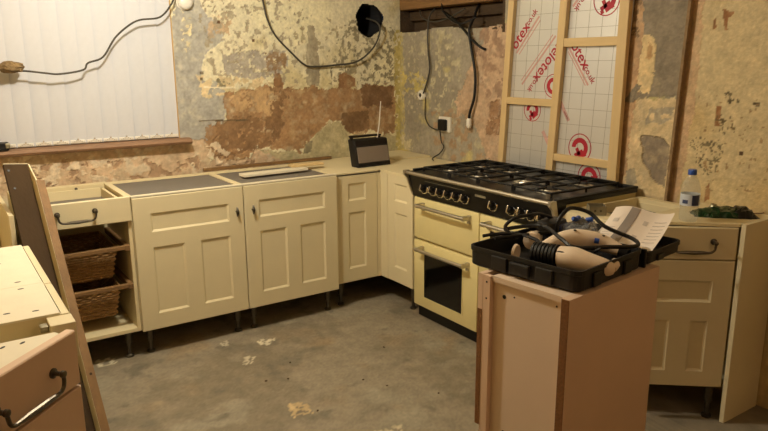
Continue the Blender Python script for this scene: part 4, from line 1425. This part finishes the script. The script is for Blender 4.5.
m = MB()
m.tube(rel((-.728, -2.083, .925), (-.715, -2.125, .928), (-.70, -2.165, .922), (-.675, -2.212, .914), (-.655, -2.228, .910)), [.036, .038, .034, .028, .018], 14, 4)
m.tube(rel((-.70, -1.985, .925), (-.640, -2.00, .944), (-.588, -2.021, .948), (-.540, -2.065, .944), (-.515, -2.10, .934), (-.505, -2.145, .924)), [.022, .030, .036, .032, .027, .018], 14, 4)
m.build('housing', M_TOOL, PT, True)
m = MB()
v0, v1 = Vector((-.757, -2.000, .926)), Vector((-.733, -2.075, .928))
for k in range(7):
    c0 = v0.lerp(v1, k / 6.5)
    c1 = v0.lerp(v1, k / 6.5 + .10)
    m.tube(rel(c0, c1), .037, 12, 1)
m.tube(rel(v0, v1), .032, 12, 1)
m.build('motor_vents', M_RUBBER, PT, True)
MB().tube(rel((-.655, -2.226, .912), (-.632, -2.222, .918), (-.612, -2.200, .922)), [.014, .012, .009], 10, 2).build('tool_holder', M_TOOL, PT, True)
MB().tube(rel((-.506, -2.142, .924), (-.50, -2.168, .918)), [.021, .016], 12, 1).build('front_collar', M_RUBBER, PT, True)
MB().tube(rel((-.640, -2.13, .925), (-.652, -2.16, .952), (-.650, -2.175, .962)), [.006, .005, .003], 8, 2).build('trigger_guard', M_RUBBER, PT, True)
MB().tube(rel((-.575, -2.09, .958), (-.566, -2.102, .956)), [.009, .009], 10, 1).build('switch', M_BLUE, PT, True)
for q in ((-.70, -2.15, .953), (-.60, -2.03, .982), (-.53, -2.09, .965)):
    MB().tube(rel(q, (q[0], q[1], q[2] + .004)), .005, 8, 1).build('screw', M_PEWTER, PT)

t = thing('sanding_disc', 'small pale ring-shaped disc at the left end of the tool case', 'disc', (-.815, -1.975, ZK + .062), math.radians(20))
m = MB().lathe([(.012, 0), (.026, -.004), (.028, .004), (.014, .008)], 20, axis='y')
m.build('disc', M_TOOL, t, True)
t = thing('side_handle', 'beige auxiliary handle behind the motor end in the tool case', 'handle', (-.625, -1.875, ZK + .058), math.radians(30))
MB().lathe([(.010, -.05), (.030, -.045), (.032, -.02), (.018, .0), (.022, .03), (.016, .05)], 16, axis='x').build('grip', M_TOOL, t, True)

cable('tool_cable', [(-.592, -1.944, .95), (-.609, -1.963, 1.0), (-.585, -1.965, 1.028), (-.542, -1.963, 1.04), (-.483, -1.992, 1.02), (-.483, -2.058, .985), (-.445, -2.14, .955), (-.475, -2.185, .948), (-.53, -2.185, .950), (-.59, -2.164, .955), (-.694, -2.112, .958), (-.68, -2.04, .97), (-.60, -1.90, .968), (-.622, -1.835, .962), (-.70, -1.80, .955)],
      .0068, M_RUBBER, 'thick black power cable looping high over the tool case')
cable('coiled_cable', [(-.70, -1.87, .935), (-.715, -1.82, .965), (-.685, -1.836, 1.0), (-.62, -1.85, 1.005), (-.568, -1.843, 1.0), (-.49, -1.83, .97), (-.50, -1.87, .935), (-.60, -1.89, .945), (-.72, -1.88, .95), (-.80, -1.86, .95)],
      .0062, M_RUBBER, 'second coil of black cable at the back of the tool case')
cable('cable_plug_lead', [(-.80, -1.80, .945), (-.755, -1.82, .95), (-.70, -1.86, .95), (-.70, -1.95, .95), (-.74, -2.04, .945), (-.74, -2.12, .948), (-.66, -2.19, .945)],
      .006, M_RUBBER, 'black cable end lying across the power tool')

# leaflet: folded sheet leaning up out of the lid
A, B_, C_, D_ = (Vector(p) for p in ((-.467, -1.990, .925), (-.442, -2.215, .930), (-.166, -2.111, 1.0), (-.252, -1.925, 1.0)))
LF = thing('instruction_leaflet', 'white printed instruction leaflet propped up in the open tool case', 'leaflet', A)


def sheet(u0, u1, v0, v1, off, n=8):
    """u across, v up the page; gentle sag so that the paper is not a flat card"""
    def P(u, v, o):
        p = A.lerp(B_, u).lerp(D_.lerp(C_, u), v)
        nn = (B_ - A).cross(D_ - A).normalized()
        if nn.z < 0:
            nn = -nn
        return p - A + nn * (o + .010 * math.sin(u * math.pi * 2) - .008 * math.sin(v * math.pi))
    m = MB()
    vs, fs = [], []
    for o in (off, off - .0006):
        for i in range(n + 1):
            for j in range(n + 1):
                vs.append(P(u0 + (u1 - u0) * i / n, v0 + (v1 - v0) * j / n, o))
    k = n + 1
    S = k * k
    for i in range(n):
        for j in range(n):
            q = (i * k + j, (i + 1) * k + j, (i + 1) * k + j + 1, i * k + j + 1)
            fs += [q, tuple(S + a for a in q)]
    for i in range(n):
        for a, b in ((i * k, (i + 1) * k), (i * k + n, (i + 1) * k + n), (i, i + 1), (n * k + i, n * k + i + 1)):
            fs.append((a, b, S + b, S + a))
    return m.add(vs, fs)


pg = sheet(0, 1, 0, 1, 0, 12).build('page', M_PAPER, LF, True)
sheet(.30, .45, .02, .98, .0012).build('printed_band', M_INK, LF, True)
for u, v, s in ((.16, .62, .09), (.62, .70, .07), (.58, .30, .07)):
    sheet(u - s / 2, u + s / 2, v - .05, v + .05, .0012, 2).build('printed_picture', M_TEXT, LF)
for i in range(7):
    sheet(.74, .94, .22 + i * .09, .235 + i * .09, .0012, 2).build('text_line', M_TEXT, LF)
for i in range(4):
    sheet(.08, .24, .16 + i * .08, .172 + i * .08, .0012, 2).build('text_line', M_TEXT, LF)

PB = thing('plastic_bag', 'crumpled clear plastic bag of blue fixings behind the power tool', 'bag', (-.435, -1.915, ZK + .060))
bm = bmesh.new()
bmesh.ops.create_icosphere(bm, subdivisions=3, radius=1)
rnd = random.Random(4)
for p in bm.verts:
    k = rnd.uniform(.78, 1.12)
    p.co = Vector((p.co.x * .085 * k, p.co.y * .060 * k, p.co.z * .050 * k))
MB().bm(bm).build('film', M_FILM, PB)
for i, (x, y, z) in enumerate(((-.03, .0, .035), (.01, .02, .03), (.03, -.015, .028))):
    o = MB().lathe([(.006, -.014), (.009, -.01), (.009, .012), (.004, .016)], 10, axis='x').build('fixing', M_BLUE, PB, True)
    o.location = (x, y, z + .018)
    o.rotation_euler = (0, .3, i * .9)
t = thing('black_pouch', 'small black accessory pouch at the back corner of the tool case', 'pouch', (-.500, -1.845, ZK + .070), math.radians(15))
MB().box(-.06, .05, -.035, .04, -.02, .036, .014).build('pouch', M_RUBBER, t, True)
MB().box(-.02, .045, -.038, -.030, .0, .022, .004).build('label_patch', M_LABELD, t)
